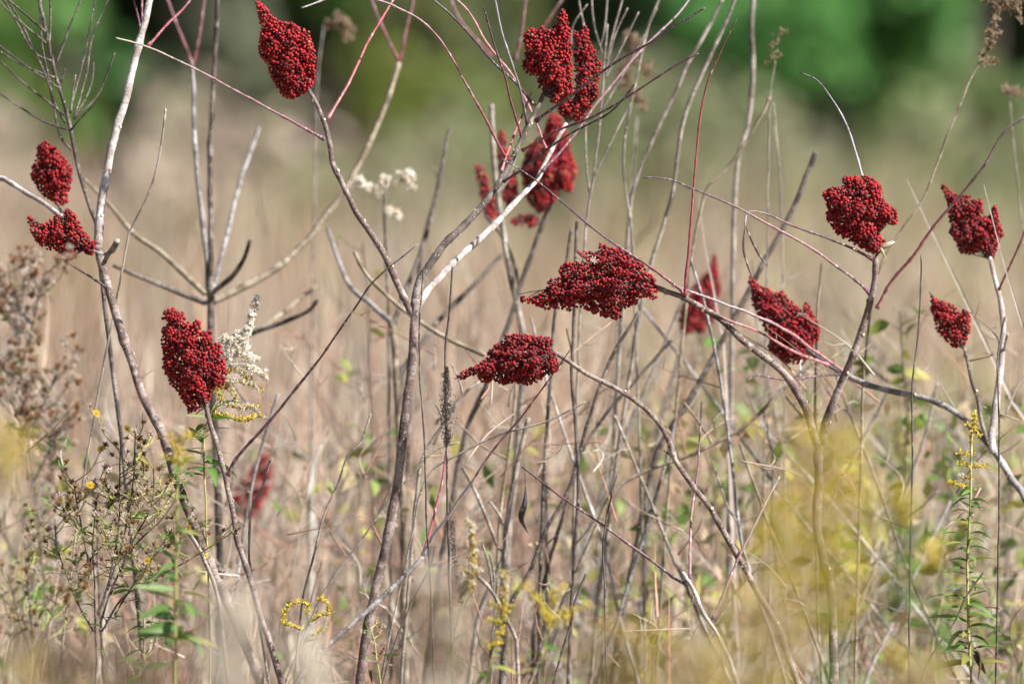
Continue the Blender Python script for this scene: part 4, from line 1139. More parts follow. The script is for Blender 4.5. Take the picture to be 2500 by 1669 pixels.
def add_buds(mb, pos, dirs, L, W, cols):
    """small spindle shaped florets"""
    n = len(pos)
    a = dirs / np.linalg.norm(dirs, axis=1)[:, None]
    b = np.cross(a, rng.normal(0, 1, (n, 3))); b /= np.linalg.norm(b, axis=1)[:, None]
    c = np.cross(a, b)
    L = L[:, None]; W = W[:, None]
    m = pos + a * L * 0.55
    v = np.stack([pos, m + b * W, m + (-0.5 * b + 0.87 * c) * W, m + (-0.5 * b - 0.87 * c) * W, pos + a * L], 1).reshape(-1, 3)
    f = np.array([(0, 2, 1), (0, 3, 2), (0, 1, 3), (4, 1, 2), (4, 2, 3), (4, 3, 1)])
    mb.add(v, [(f[None] + (np.arange(n) * 5)[:, None, None]).reshape(-1, 3)], np.repeat(cols, 5, axis=0))


def add_fluff(mb, pos, size, cols, k=9):
    """starry tufts of fine bristles"""
    n = len(pos)
    d = rng.normal(0, 1, (n, k, 3)); d /= np.linalg.norm(d, axis=2)[..., None]
    s = np.cross(d, rng.normal(0, 1, (n, k, 3))); s /= np.linalg.norm(s, axis=2)[..., None]
    L = size[:, None, None] * rng.uniform(0.6, 1.1, (n, k, 1))
    p = pos[:, None, :]
    v = np.stack([p + s * L * 0.13, p - s * L * 0.13, p + d * L + s * L * 0.06, p + d * L - s * L * 0.06], 2).reshape(-1, 3)
    m = n * k
    f = np.array([(0, 1, 3, 2)])
    mb.add(v, [(f[None] + (np.arange(m) * 4)[:, None, None]).reshape(-1, 4)], np.repeat(np.repeat(cols, k, axis=0), 4, axis=0))


def spray(parent, pts, d, kind, size=7.0, dens=1.0, name='flower_spray', spread=2.5, fat=0.24):
    """one arching spray: axis, florets on its upper side, fluff where it has gone to seed"""
    px = mpp(d if np.isscalar(d) else np.mean(d))
    p = path(pts, d); L = np.linalg.norm(np.diff(p, axis=0), axis=1).sum()
    n = max(5, int(L / (px * 6))); q = crom(p, n)
    mb = MB(); mb.tube(q, np.linspace(1.6, 0.7, n) * px, 4, (0.22, 0.24, 0.07) if kind in ('yellow', 'gold') else (0.30, 0.22, 0.14))
    k = int(max(6, L / (px * 2.4) * dens))
    t = rng.random(k); base = q[np.clip((t * (n - 1)).astype(int), 0, n - 1)] + rng.normal(0, spread * px, (k, 3))
    dirs = np.stack([rng.normal(0, 0.6, k), rng.normal(0, 0.6, k), np.abs(rng.normal(0.8, 0.4, k))], -1)
    pal = {'yellow': YEL, 'gold': GLD + YEL, 'white': GLD[:1] + WHT, 'tan': TAN}[kind]
    cols = np.array(pal)[rng.integers(0, len(pal), k)] * rng.uniform(0.75, 1.2, (k, 1))
    add_buds(mb, base, dirs, px * size * rng.uniform(0.7, 1.3, k), px * size * fat * rng.uniform(0.8, 1.3, k), cols)
    if kind in ('white', 'tan') or (kind == 'gold'):
        kk = int(k * {'white': 2.2, 'tan': 0.9, 'gold': 0.35}[kind])
        i = rng.integers(0, k, kk)
        fc = np.array(WHT if kind != 'tan' else TAN + WHT[2:])[rng.integers(0, 3, kk)]
        add_fluff(mb, base[i] + dirs[i] * px * size * 0.6, px * size * rng.uniform(0.6, 1.1, kk), fc, 10)
    return build(mb, name, M['flower'] if kind != 'white' else M['fluff'], parent, False)


def goldenrod(label, pts, d, w, leaves=(), lsize=38, sprays=(), kind='yellow', group='goldenrods', stemcol='tan', name='goldenrod', cat='goldenrod', leafset=None, ssize=7.0, dens=1.0, spread=2.5, fat=0.24):
    t = thing(name, label, cat, tail(pts[-2], pts[-1], d), group)
    o, q = stem(t, 'stem', pts, d, w, M['gstem'] if stemcol == 'green' else M[stemcol], ground=np.array(t.location)[:2], knob=0.05, sides=6)
    if leaves:
        y0, y1, n = leaves
        A_ = path(pts, d); AA = crom(A_, 200)
        pxy = np.array([834.5 - (a - CAM).dot(UPV) / ((a - CAM).dot(FWD) * KPX) for a in AA])
        for k in range(n):
            y = y0 + (y1 - y0) * (k + rng.uniform(-0.3, 0.3)) / n
            i = int(np.argmin(np.abs(pxy - y)))
            az = k * 2.4 + rng.normal(0, 0.3)
            f = (k + 1) / n
            dirv = np.array([math.cos(az), math.sin(az) * 0.9, rng.uniform(-0.05, 0.45)])
            ls = leafset or (LEAF_G + LEAF_G + LEAF_Y[:1])
            put_leaf(t, ls[int(rng.integers(0, len(ls)))], AA[i], dirv, mpp(d) * lsize * (0.6 + 0.6 * f) * rng.uniform(0.75, 1.2), rng.normal(0, 0.4))
    for s in sprays:
        k2 = s[1] if len(s) > 1 else kind
        spray(t, s[0], d, k2, ssize, dens, spread=spread, fat=fat)
    return t


M['gstem'] = bark('green_stem', (0.34, 0.36, 0.12), (0.46, 0.42, 0.17), (0.24, 0.16, 0.07), s=1.5, rings=0.1, lent=(0.36, 0.34, 0.14))

# sharp leafy goldenrod at the lower right
c9 = lambda q: crop(1650, 1100, q)
g = goldenrod('slender leafy goldenrod with few yellow flowers, sharp, lower right', [(2381, 1000), (2374, 1060), (2370, 1120), (2368, 1265), (2362, 1355), (2362, 1430), (2365, 1540), (2372, 1668)], -0.02, (7, 9), (1185, 1640, 62), 84,
              [(c9([(1985, 30), (1940, 25), (1885, 30)]),), (c9([(1985, 110), (1930, 95), (1875, 95)]),), (c9([(1985, 110), (2050, 110), (2115, 100)]),), (c9([(1985, 250), (1900, 235), (1825, 225)]),), (c9([(1975, 190), (1940, 180), (1905, 185)]), 'gold'),
               ([(2372, 1075), (2376, 1040), (2380, 1000)],), ([(2374, 1050), (2360, 1042), (2352, 1030)],), ([(2378, 1030), (2390, 1060), (2386, 1070)],)], stemcol='green', ssize=9, dens=1.9, spread=3, fat=0.28)
for k in range(3):
    put_leaf(g, LEAF_B[0], P(2376, 1580 + 8 * k, -0.03), (0.8, -0.3, -0.4 - 0.3 * k), mpp(0) * 62, 0.6 * k, 'withered_leaf')

# seeded goldenrod behind the lower left head
c4 = lambda q: crop(370, 700, q, 0.2807)
g = goldenrod('goldenrod gone to white seed above and gold below, behind the lower left head', [(560, 900), (540, 960), (515, 1010), (498, 1070), (500, 1180), (505, 1300), (510, 1500)], 0.06, (5, 7), (985, 1180, 22), 95,
              [(c4(q), k) for q, k in [
                  ([(780, 520), (840, 400), (870, 280), (900, 180), (925, 90)], 'white'), ([(640, 560), (700, 480), (760, 430), (840, 410)], 'white'), ([(600, 500), (630, 460), (680, 470)], 'white'),
                  ([(640, 600), (740, 560), (840, 520)], 'white'), ([(640, 640), (760, 600), (860, 620), (930, 650)], 'white'), ([(640, 700), (760, 680), (880, 720), (960, 780), (1010, 810)], 'white'),
                  ([(660, 560), (740, 520), (830, 470)], 'white'), ([(620, 760), (720, 730), (840, 800), (880, 830)], 'gold'), ([(600, 860), (720, 830), (850, 850), (930, 890), (980, 910)], 'gold'), ([(580, 890), (660, 880), (730, 960), (720, 1020)], 'gold'),
                  ([(560, 920), (610, 960), (640, 1020), (700, 1050)], 'yellow'), ([(620, 1010), (720, 1050), (830, 1060), (950, 1050)], 'gold'), ([(560, 1110), (680, 1140), (780, 1170), (860, 1150), (980, 1120)], 'yellow')]], stemcol='green', dens=3.0, ssize=8.5, spread=3.2)

# softly blurred goldenrod with green leaves left of it
goldenrod('soft yellow tipped green goldenrod in front of the pale forked sumac stem', [(438, 1068), (437, 1120), (432, 1200), (432, 1300), (430, 1400), (428, 1560)], -0.75, (6, 9), (1120, 1640, 46), 100,
          [([(438, 1120), (420, 1075), (405, 1062)],), ([(438, 1110), (455, 1065), (478, 1062)],), ([(438, 1100), (440, 1060), (445, 1048)], 'gold'), ([(436, 1140), (415, 1120), (398, 1115)],), ([(437, 1140), (460, 1118), (478, 1120)],), ([(437, 1125), (430, 1090), (415, 1080)],)], stemcol='green', ssize=9, dens=1.9, spread=6, fat=0.26)

# curled goldenrod tips low left of centre
goldenrod('two small curled yellow goldenrod sprays low left of centre', [(800, 1470), (795, 1520), (770, 1560), (762, 1600), (758, 1668)], -0.08, (4, 5), (1540, 1660, 5), 40,
          [(crop(0, 1100, [(2100, 1140), (2170, 1100), (2220, 1090), (2180, 1010), (2120, 1000)]),), (crop(0, 1100, [(2110, 1240), (2150, 1210), (2180, 1180)]),), (crop(0, 1100, [(2020, 1200), (1900, 1150), (1930, 1060), (2000, 1020), (2070, 1050), (2060, 1110)]),)], stemcol='green', ssize=9, dens=2.0, spread=3, fat=0.28)

# goldenrods along the bottom centre, a little in front of focus
c8 = lambda q: crop(800, 1100, q)
goldenrod('golden flower spike left of two at bottom centre', [(1147, 1275), (1156, 1340), (1150, 1420), (1130, 1480), (1110, 1560), (1100, 1660)], -0.5, (4, 6), (1450, 1660, 10), 44,
          [(c8([(970, 800), (975, 620), (955, 470)]), 'gold'), (c8([(980, 780), (965, 640), (950, 560)]), 'gold'), (c8([(970, 830), (920, 820), (890, 830)]), 'gold'), (c8([(980, 850), (1010, 800), (1020, 760)]), 'gold'), (c8([(970, 900), (985, 930), (950, 930)]), 'gold')], stemcol='green', ssize=9, dens=2.3, spread=4.5, fat=0.26)
goldenrod('yellow flower spike right of two at bottom centre', [(1232, 1391), (1231, 1450), (1222, 1530), (1205, 1590), (1192, 1668)], -0.6, (4, 7), (1560, 1668, 8), 60,
          [(c8([(1180, 1000), (1190, 900), (1185, 800)]), 'gold'), (c8([(1180, 1080), (1190, 1010), (1200, 960)]),), (c8([(1160, 1080), (1120, 1040), (1090, 1020)]),), (c8([(1150, 1150), (1100, 1150), (1070, 1140)]),), (c8([(1150, 1150), (1190, 1110), (1220, 1070)]),), (c8([(1130, 1250), (1170, 1220), (1200, 1180)]),), (c8([(1100, 1320), (1140, 1290), (1180, 1270)]),), (c8([(1090, 1330), (1080, 1310), (1075, 1290)]),), (c8([(1200, 1060), (1230, 1040), (1240, 1050)]),)], stemcol='green', ssize=9, dens=2.3, spread=4.5, fat=0.26)
goldenrod('branching soft yellow goldenrod at the bottom, right of centre', [(1335, 1520), (1330, 1560), (1326, 1610), (1322, 1668)], -0.9, (5, 7), (1540, 1668, 9), 60,
          [(c8([(1470, 1100), (1400, 1000), (1330, 920), (1250, 930)]),), (c8([(1470, 1100), (1430, 1010), (1390, 940)]),), (c8([(1480, 1150), (1520, 1020), (1570, 930), (1610, 890)]),), (c8([(1490, 1150), (1590, 1100), (1600, 1050)]),), (c8([(1500, 1180), (1580, 1130), (1660, 1080), (1760, 1030)]),), (c8([(1480, 1180), (1450, 1080), (1470, 1050)]),), (c8([(1500, 1000), (1500, 970), (1530, 940)]),)], stemcol='green', ssize=9, dens=1.9, spread=6, fat=0.26)


def plume(label, x, ytop, d, wid, hgt, kind, n, leaves=0, lsize=50, group='goldenrods near the camera', dens=1.15, ssize=13, leafset=None):
    """goldenrod plume standing nearer to the camera"""
    sp = []
    for k in range(n):
        f = (k + 0.5) / n; y = ytop + hgt * f; s = 1 if k % 2 else -1
        ln = wid * 0.5 * (0.35 + 0.65 * math.sin(math.pi * min(1, f * 0.8 + 0.1))) * rng.uniform(0.7, 1.15)
        sp.append(([(x, y + 25), (x + s * ln * 0.5, y - 12), (x + s * ln, y + rng.uniform(-10, 22))], kind[int(rng.integers(0, len(kind)))]))
    goldenrod(label, [(x + 4, ytop - 10), (x, ytop + hgt * 0.5), (x + 6, ytop + hgt), (x + 4, ytop + hgt + 260)], d, (3, 7), (ytop + hgt * 0.5, ytop + hgt + 250, leaves) if leaves else (), lsize, sp, group=group, stemcol='green', ssize=ssize, dens=dens, leafset=leafset, spread=13.0, fat=0.33)


plume('big blurred yellow goldenrod plume in front of the V shaped sumac', 2015, 1040, -3.3, 260, 500, ('yellow', 'yellow', 'gold', 'yellow'), 26, 40, 80, dens=1.25)
plume('small blurred yellow plume left of the big yellow one', 1900, 1245, -3.0, 150, 190, ('yellow', 'gold'), 9, 6)
plume('blurred orange goldenrod plume at the bottom edge, right of centre', 1840, 1440, -3.6, 260, 260, ('gold', 'gold', 'yellow'), 13, 16, dens=1.5)
plume('blurred orange yellow goldenrod plume at the very bottom, centre right', 1530, 1520, -3.2, 240, 220, ('gold', 'yellow'), 10, 14)
plume('blurred golden plume at the bottom between the two orange ones', 1690, 1570, -3.8, 200, 160, ('gold',), 11, 4)
plume('cream blurred seed plume at the bottom left of centre', 570, 1450, -4.8, 130, 300, ('white', 'tan', 'white'), 14, 0, dens=1.0)
plume('cream blurred seed plume at the bottom near the centre', 1075, 1410, -4.8, 150, 320, ('white', 'tan', 'white'), 14, 0, dens=1.0)
plume('small cream blurred seed plume between the two cream plumes', 760, 1570, -4.4, 90, 180, ('white',), 8, 0, dens=1.3)
plume('blurred yellow plume cut by the left edge', 20, 1050, -3.6, 110, 120, ('yellow', 'gold'), 8, 0)
plume('blurred tan plume in the bottom left corner', 120, 1570, -3.4, 260, 160, ('tan', 'gold'), 10, 5)
plume('blurred tan seed weed at the bottom left', 330, 1600, -3.2, 220, 140, ('tan', 'white'), 8, 3)
plume('blurred yellow plume at the bottom right corner', 2240, 1600, -3.4, 220, 140, ('gold', 'yellow'), 9, 8)
plume('blurred green leafy goldenrod between the yellow plume and the sharp one', 2200, 1200, -2.4, 60, 60, ('yellow',), 4, 60, 80)
plume('second blurred green leafy goldenrod nearer the sharp one', 2280, 1330, -2.2, 50, 50, ('yellow',), 3, 46, 75)


# ------------------------------------------------------------------ asters with dry seed heads
def head_mesh(core, bristle, n, up=0.6):
    bristle = [tuple(min(0.85, 1.0 * v) for v in b_) for b_ in bristle]
    mb = MB()
    v, f = ball(6, 4, 1.1)
    mb.add(v * 0.42, [f], core)
    pos = np.zeros((n, 3)); d = rng.normal(0, 1, (n, 3)); d[:, 2] = np.abs(d[:, 2]) * 1.0 + up * 0.3; d /= np.linalg.norm(d, axis=1)[:, None]
    s = np.cross(d, rng.normal(0, 1, (n, 3))); s /= np.linalg.norm(s, axis=1)[:, None]
    L = rng.uniform(0.75, 1.1, (n, 1))
    vv = np.stack([d * 0.3 + s * 0.13, d * 0.3 - s * 0.13, d * L - s * 0.07, d * L + s * 0.07], 1).reshape(-1, 3)
    mb.add(vv, [np.arange(n * 4).reshape(-1, 4)], np.repeat(np.array(bristle)[rng.integers(0, len(bristle), n)], 4, axis=0))
    return mb.mesh('seed_head', M['fluff'], False)


HEADS = [head_mesh((0.20, 0.11, 0.06), [(0.42, 0.28, 0.18), (0.34, 0.20, 0.11)], 26), head_mesh((0.28, 0.18, 0.10), [(0.62, 0.50, 0.40), (0.52, 0.40, 0.30)], 30), head_mesh((0.24, 0.26, 0.10), [(0.45, 0.38, 0.24), (0.30, 0.28, 0.13)], 16),
         head_mesh((0.15, 0.085, 0.05), [(0.26, 0.15, 0.08), (0.40, 0.22, 0.10)], 24), head_mesh((0.45, 0.38, 0.30), [(0.70, 0.62, 0.55), (0.60, 0.50, 0.42)], 34)]
mbf = MB()
for k in range(9):
    a = k * 0.698; c, s_ = math.cos(a), math.sin(a)
    mbf.add([(0.15 * c - 0.12 * s_, 0.15 * s_ + 0.12 * c, 0.1), (0.15 * c + 0.12 * s_, 0.15 * s_ - 0.12 * c, 0.1), (1.0 * c + 0.22 * s_, 1.0 * s_ - 0.22 * c, 0.25 - 0.1 * (k % 3)), (1.0 * c - 0.22 * s_, 1.0 * s_ + 0.22 * c, 0.25 - 0.1 * (k % 3))], [np.array([(0, 1, 2, 3)])], (0.75, 0.50, 0.02))
v_, f_ = ball(6, 4, 0.6); mbf.add(v_ * 0.34 + np.array([0, 0, 0.12]), [f_], (0.60, 0.32, 0.02))
FLOWER = mbf.mesh('flower', M['flower'], False)


def seed_weed(label, mains, d, heads, flowers, leaves, hsize, mat, spread=60, group='dry seed head weeds', hset=None, sub=5, name='aster_plant', tmat=None):
    """bushy weed: main stems, thin side branches and a dry head on every tip"""
    t = thing(name, label, 'weed', tail(mains[0][-2], mains[0][-1], d), group)
    tips = []; px = mpp(d)
    for k, m in enumerate(mains):
        stem(t, 'stem', m, d, (3.5, 9 if k == 0 else 6), mat, ground=np.array(t.location)[:2] if k == 0 else None, knob=0.05, sides=6)
        cr = crom(np.array(m, float), 60)
        for j in range(sub):
            i = int(rng.integers(0, 44)); x, y = cr[i]
            s = rng.choice([-1, 1]); a = s * rng.uniform(0.25, 0.9); Lg = rng.uniform(0.7, 1.9) * spread
            dz = rng.normal(0, 0.04)
            e = (x + math.sin(a) * Lg, y - math.cos(a) * Lg)
            br = [(x, y), (x + math.sin(a) * Lg * 0.55 + s * 4, y - math.cos(a) * Lg * 0.42), e]
            stem(t, 'branch', br, (d, d + dz), (3.4, 1.6), tmat or M['gstem'], knob=0, sides=5, wob=0.7)
            tips.append((e, d + dz))
            bb = crom(np.array(br), 20)
            for q in range(int(rng.integers(2, 5))):
                ii = int(rng.integers(5, 19)); a2 = a + rng.normal(0, 0.6); l2 = rng.uniform(14, 46) * spread / 60
                e2 = (bb[ii][0] + math.sin(a2) * l2, bb[ii][1] - math.cos(a2) * l2)
                stem(t, 'branch', [tuple(bb[ii]), (bb[ii][0] + math.sin(a2) * l2 * 0.5, bb[ii][1] - math.cos(a2) * l2 * 0.4), e2], (d + dz * 0.6, d + dz * 1.2), (2.2, 1.3), tmat or M['gstem'], knob=0, sides=4, wob=0.4)
                tips.append((e2, d + dz * 1.2))
    rng.shuffle(tips)
    for k, (e, dd) in enumerate(tips):
        if k >= heads + flowers: break
        fl = k < flowers
        hs = hset or HEADS
        o = obj('flower' if fl else 'seed_head', FLOWER if fl else hs[int(rng.integers(0, len(hs)))], t)
        dirv = Vector((rng.normal(0, 0.4), -0.5 + rng.normal(0, 0.3), 1.0)) if not fl else Vector((rng.normal(0, 0.5), -1.0, 0.5))
        e = np.asarray(e, float)
        o.matrix_local = Matrix.LocRotScale(Vector(P(e[0], e[1], dd) - loc_of(t)), dirv.to_track_quat('Z', 'Y'), Vector((1, 1, 1)) * px * hsize * rng.uniform(0.75, 1.25) * (0.85 if fl else 1))
    for k in range(leaves):
        m = mains[int(rng.integers(0, len(mains)))]; cr = crom(np.array(m, float), 60); x, y = cr[int(rng.integers(8, 58))]
        put_leaf(t, (LEAF_G + LEAF_Y + LEAF_B)[int(rng.integers(0, 6))], P(x + rng.normal(0, 12), y, d + rng.normal(0, 0.02)), (rng.normal(0, 1), rng.normal(0, 0.8), rng.uniform(-0.1, 0.7)), px * rng.uniform(22, 52), rng.normal(0, 0.6))
    return t


seed_weed('bushy aster with brown seed heads and a few yellow flowers, lower left', [
    [(238, 1208), (229, 1280), (226, 1345), (230, 1420), (232, 1500), (236, 1600), (232, 1668)],
    [(135, 1280), (140, 1335), (160, 1392), (180, 1450), (200, 1490), (228, 1540)], [(296, 1080), (292, 1180), (290, 1280), (270, 1400), (240, 1500)],
    [(460, 1170), (400, 1260), (330, 1330), (280, 1420), (245, 1520)], [(375, 1130), (370, 1230), (320, 1330), (270, 1450)], [(520, 1330), (450, 1372), (380, 1410), (300, 1460), (250, 1540)], [(330, 1060), (325, 1180), (300, 1320), (262, 1440)],
    [(180, 1180), (200, 1290), (222, 1400)], [(420, 1290), (380, 1350), (330, 1420), (280, 1500)]], 0.0, 260, 11, 110, 10, M['deadstem'], 64, sub=10)
seed_weed('brown dry seed weed, soft, against the left edge', [[(60, 620), (52, 760), (50, 870), (60, 1000), (80, 1160), (100, 1350), (120, 1600)], [(20, 640), (35, 760), (50, 880)], [(110, 660), (85, 770), (55, 890)], [(150, 880), (110, 980), (70, 1080)], [(10, 880), (30, 980), (65, 1070)], [(170, 1000), (130, 1080), (85, 1170)]],
          -0.75, 260, 0, 60, 13, M['dark'], 60, sub=11, hset=HEADS[:2] + HEADS[3:], tmat=M['dark'])
seed_weed('low dry seed weed in the bottom left corner', [[(60, 1330), (70, 1450), (80, 1560), (90, 1660)], [(20, 1400), (45, 1500), (75, 1600)], [(150, 1420), (120, 1520), (90, 1620)]], -0.5, 60, 0, 30, 13, M['dark'], 60, sub=7)
seed_weed('thin dry seed weed in front of the broken grey branch', [[(905, 1530), (915, 1570), (922, 1620), (930, 1668)]], -0.1, 8, 0, 8, 9, M['gstem'], 26, sub=3)


# ------------------------------------------------------------------ dry flower tops and cotton tufts farther back
def dry_top(label, pts, d, w, sprays, kind='tan', size=9, dens=1.6, mat='greystem', cat='weed'):
    t = thing('dry_weed', label, cat, tail(pts[-2], pts[-1], d), 'dry weeds with seed tops')
    stem(t, 'stem', pts, d, w, M[mat], ground=np.array(t.location)[:2], knob=0.05, sides=6)
    for s in sprays: spray(t, s, d, kind, size, dens, 'seed_spray', 5.0)
    return t


c3 = lambda q: crop(1650, 0, q)
dry_top('tall weed leaning right with a shaggy tan seed top, upper right corner', [(2393, 155), (2374, 182), (2348, 247), (2315, 327), (2286, 407), (2250, 491), (2195, 570), (2140, 680), (2110, 900), (2100, 1200)], 0.45, (6, 11),
        [c3(q) for q in ([(2040, 430), (2090, 330), (2120, 230), (2150, 120), (2170, 40), (2180, -30)], [(2080, 420), (2120, 420), (2170, 410)], [(2100, 300), (2150, 230), (2190, 240)], [(2150, 90), (2200, 60), (2260, 30), (2300, 90), (2320, 160)], [(2080, 10), (2200, 0), (2340, 10)], [(2110, 330), (2140, 330)])], mat='tan')
dry_top('tan feathery tuft at the right edge below the shaggy seed top', [(2462, 222), (2480, 400), (2500, 600), (2520, 900)], 0.9, (4, 8), [c3([(2190, 610), (2260, 610), (2338, 630)]), c3([(2230, 620), (2290, 630), (2330, 650)])])
dry_top('curled tan seed top beside the topmost fruit head', [(790, 62), (775, 200), (770, 420), (765, 700), (760, 1000)], 1.3, (5, 10), [crop(800, 0, q) for q in ([(-10, 150), (40, 170), (90, 130), (130, 180), (140, 290)], [(30, 190), (60, 150), (100, 130)])], size=12)
dry_top('cream cottony seed plume right of the paired fruit heads', [(1555, 280), (1545, 420), (1530, 600), (1500, 900)], 1.3, (6, 10), [crop(800, 0, q) for q in ([(2010, 250), (2040, 350), (2060, 420)], [(2000, 430), (2020, 560), (2060, 640)], [(2060, 620), (2100, 700), (2120, 760)], [(2030, 260), (2080, 300), (2090, 380)], [(2080, 440), (2150, 470), (2170, 530)], [(1950, 500), (2000, 600), (2050, 650)])], 'tan', 13, 1.6)
dry_top('cream cotton tufts on a dark stem behind the left fork', [(940, 440), (938, 520), (942, 620), (948, 760), (950, 1000)], 0.9, (7, 10), [crop(800, 0, q) for q in ([(160, 1240), (220, 1230), (280, 1290)], [(330, 1290), (380, 1250), (400, 1200)], [(490, 1220), (540, 1180), (600, 1230)], [(430, 1430), (470, 1440), (500, 1470)], [(500, 1200), (560, 1240), (560, 1290)])], 'white', 11, 1.3, mat='dark')
dry_top('tan tuft on a curled stem left of the green bush', [(1893, 150), (1880, 240), (1876, 400), (1872, 700)], 0.65, (4, 6), [c3([(600, 440), (660, 380), (700, 390)]), c3([(630, 330), (670, 260), (750, 200)])], size=8, dens=1.0)

# the wispy grey weed beside the paired heads
weed('wispy_weed', 'wispy grey weed with thin upright twigs right of the paired fruit heads', 'weed', [(1483, 60), (1476, 140), (1468, 260), (1450, 420), (1430, 560), (1415, 800), (1405, 1100)], 0.5, (5, 10), M['greystem'], None,
     [[(1483, -10), (1476, 73), (1462, 124)], [(1412, -10), (1425, 58), (1445, 160)], [(1445, -10), (1450, 60), (1470, 130)], [(1532, 20), (1500, 90), (1478, 180)], [(1560, 30), (1520, 110), (1478, 190)], [(1520, -5), (1500, 70), (1480, 150)], [(1434, 10), (1400, 60), (1395, 110)], [(1605, 20), (1550, 130), (1470, 270)], [(1540, 250), (1500, 330), (1450, 430)], [(1430, 300), (1432, 400), (1440, 470)]], (6, 4))

# dark dead stalk with its fuzzy seed mass
t = weed('dead_stalk', 'black dead stalk with a thick fuzzy collar left of the flat head', 'stalk', [(1104, 652), (1100, 740), (1090, 820), (1087, 880), (1089, 1000), (1091, 1120), (1094, 1282), (1100, 1464), (1104, 1600)], -0.08, (5, 12), M['deadstem'])
mb = MB()
n = 1500
yy = rng.uniform(895, 1085, n); env = np.interp(yy, [895, 930, 960, 1030, 1060, 1085], [3, 9, 15, 14, 15, 5])
add_buds(mb, np.array([P(1090 + rng.normal(0, 0.55) * e, y, -0.08) + FWD * rng.normal(0, 0.55) * e * mpp(0) for y, e in zip(yy, env)]), np.stack([rng.normal(0, 1, n), rng.normal(0, 1, n), rng.normal(0, 0.8, n)], -1), rng.uniform(3, 7, n) * mpp(0), rng.uniform(0.8, 1.8, n) * mpp(0),
         np.array([(0.10, 0.085, 0.08), (0.16, 0.14, 0.13), (0.06, 0.05, 0.05)])[rng.integers(0, 3, n)])
build(mb, 'fuzzy_collar', M['fluff'], t, False)
mb = MB()
n = 420; yy = rng.uniform(1270, 1445, n)
xx = np.interp(yy, [1270, 1330, 1400, 1445], [1103, 1106, 1112, 1122])
add_buds(mb, np.array([P(x + rng.normal(0, 4), y, -0.09) + FWD * rng.normal(0, 4) * mpp(0) for x, y in zip(xx, yy)]), rng.normal(0, 1, (n, 3)), rng.uniform(3, 7, n) * mpp(0), rng.uniform(0.8, 1.8, n) * mpp(0), np.array([(0.07, 0.055, 0.06), (0.12, 0.10, 0.10)])[rng.integers(0, 2, n)])
build(mb, 'hanging_strip', M['fluff'], t, False)

# withered leaf hanging in the tangle
t = thing('withered_leaf', 'black withered leaf hanging alone below the flat head', 'leaf', P(1283, 1180, 0.1))
p = path([(1280, 1130), (1283, 1190), (1281, 1230), (1272, 1265), (1290, 1302)], 0.1); q = crom(p, 16)
mb = MB(); mb.tube(q, mpp(0) * np.array([0.8, 0.8, 0.8, 0.9, 1, 1.4, 3, 5, 6.5, 8, 8.5, 8, 6, 4, 2, 0.8]), 5, (0.06, 0.045, 0.05)); build(mb, 'leaf_blade', M['stalk'], t)


# ------------------------------------------------------------------ green leafy plants in the lower right and left
def leafy(label, pts, d, n, size, leafset=LEAF_O, spread=45):
    t = thing('leafy_sapling', label, 'plant', tail(pts[-2], pts[-1], d), 'green leafy saplings')
    stem(t, 'stem', pts, d, (4, 9), M['dark'], ground=np.array(t.location)[:2], knob=0.05, sides=6)
    cr = crom(np.array(pts, float), 80)
    for k in range(n):
        x, y = cr[int(rng.integers(0, 76))]
        a = rng.uniform(0, 6.28); xo = rng.normal(0, spread)
        if abs(xo) > spread * 0.5:
            stem(t, 'twig', [(x + xo, y - abs(xo) * 0.6), (x + xo * 0.5, y - abs(xo) * 0.2), (x, y)], d, (2, 3), M['dark'], knob=0, sides=4)
            pos = P(x + xo, y - abs(xo) * 0.6, d)
        else: pos = P(x, y, d)
        put_leaf(t, leafset[int(rng.integers(0, len(leafset)))], pos, (math.cos(a), math.sin(a), rng.uniform(-0.5, 0.5)), mpp(d) * size * rng.uniform(0.7, 1.2), rng.uniform(-1, 1))


for lab, pts, d, n, sz in [
        ('green leafy sapling between the V shaped sumac and the thin black stem', [(2195, 760), (2205, 900), (2215, 1000), (2205, 1200), (2190, 1450), (2185, 1600)], 1.0, 34, 60),
        ('yellow green leafy sapling below the long left arm', [(1830, 850), (1850, 960), (1870, 1060), (1862, 1250), (1850, 1500), (1846, 1620)], 1.2, 30, 55),
        ('soft green sapling behind the leaning bare stem', [(1725, 950), (1735, 1080), (1745, 1200), (1740, 1400), (1730, 1600)], 1.6, 22, 60),
        ('green leafy sapling in the lower right behind the slender goldenrod', [(2330, 1080), (2320, 1220), (2315, 1400), (2320, 1600)], 1.3, 30, 60),
        ('yellowing leafy sapling at the lower right edge', [(2450, 1180), (2455, 1300), (2450, 1450), (2440, 1620)], 1.2, 26, 56),
        ('green sapling low behind the big yellow plume', [(2080, 1180), (2085, 1300), (2090, 1450), (2095, 1600)], 1.4, 30, 62),
        ('small green sapling left of the centre trunk', [(885, 590), (890, 660), (898, 760), (905, 950), (910, 1250)], 1.2, 14, 48),
        ('pale green sapling lower left of the centre trunk', [(872, 900), (880, 960), (885, 1050), (880, 1250), (875, 1500)], 1.6, 12, 52),
        ('bright green leafy sapling behind the bushy aster', [(120, 1060), (125, 1150), (135, 1260), (150, 1450), (155, 1600)], 1.0, 26, 60),
        ('green leafy sapling low behind the bare pale sumac', [(1600, 1180), (1610, 1300), (1605, 1450), (1600, 1600)], 1.5, 16, 52),
        ('low green sapling behind the bottom goldenrods', [(1420, 1090), (1425, 1200), (1420, 1400), (1418, 1600)], 1.7, 14, 50)]:
    leafy(lab, pts, d, n, sz)
goldenrod('green leafy stem with long drooping leaves low left of centre', [(352, 1500), (352, 1560), (350, 1668)], -0.15, (6, 8), (1490, 1660, 16), 70, group='green leafy saplings', stemcol='tan', name='leafy_sapling', cat='plant')


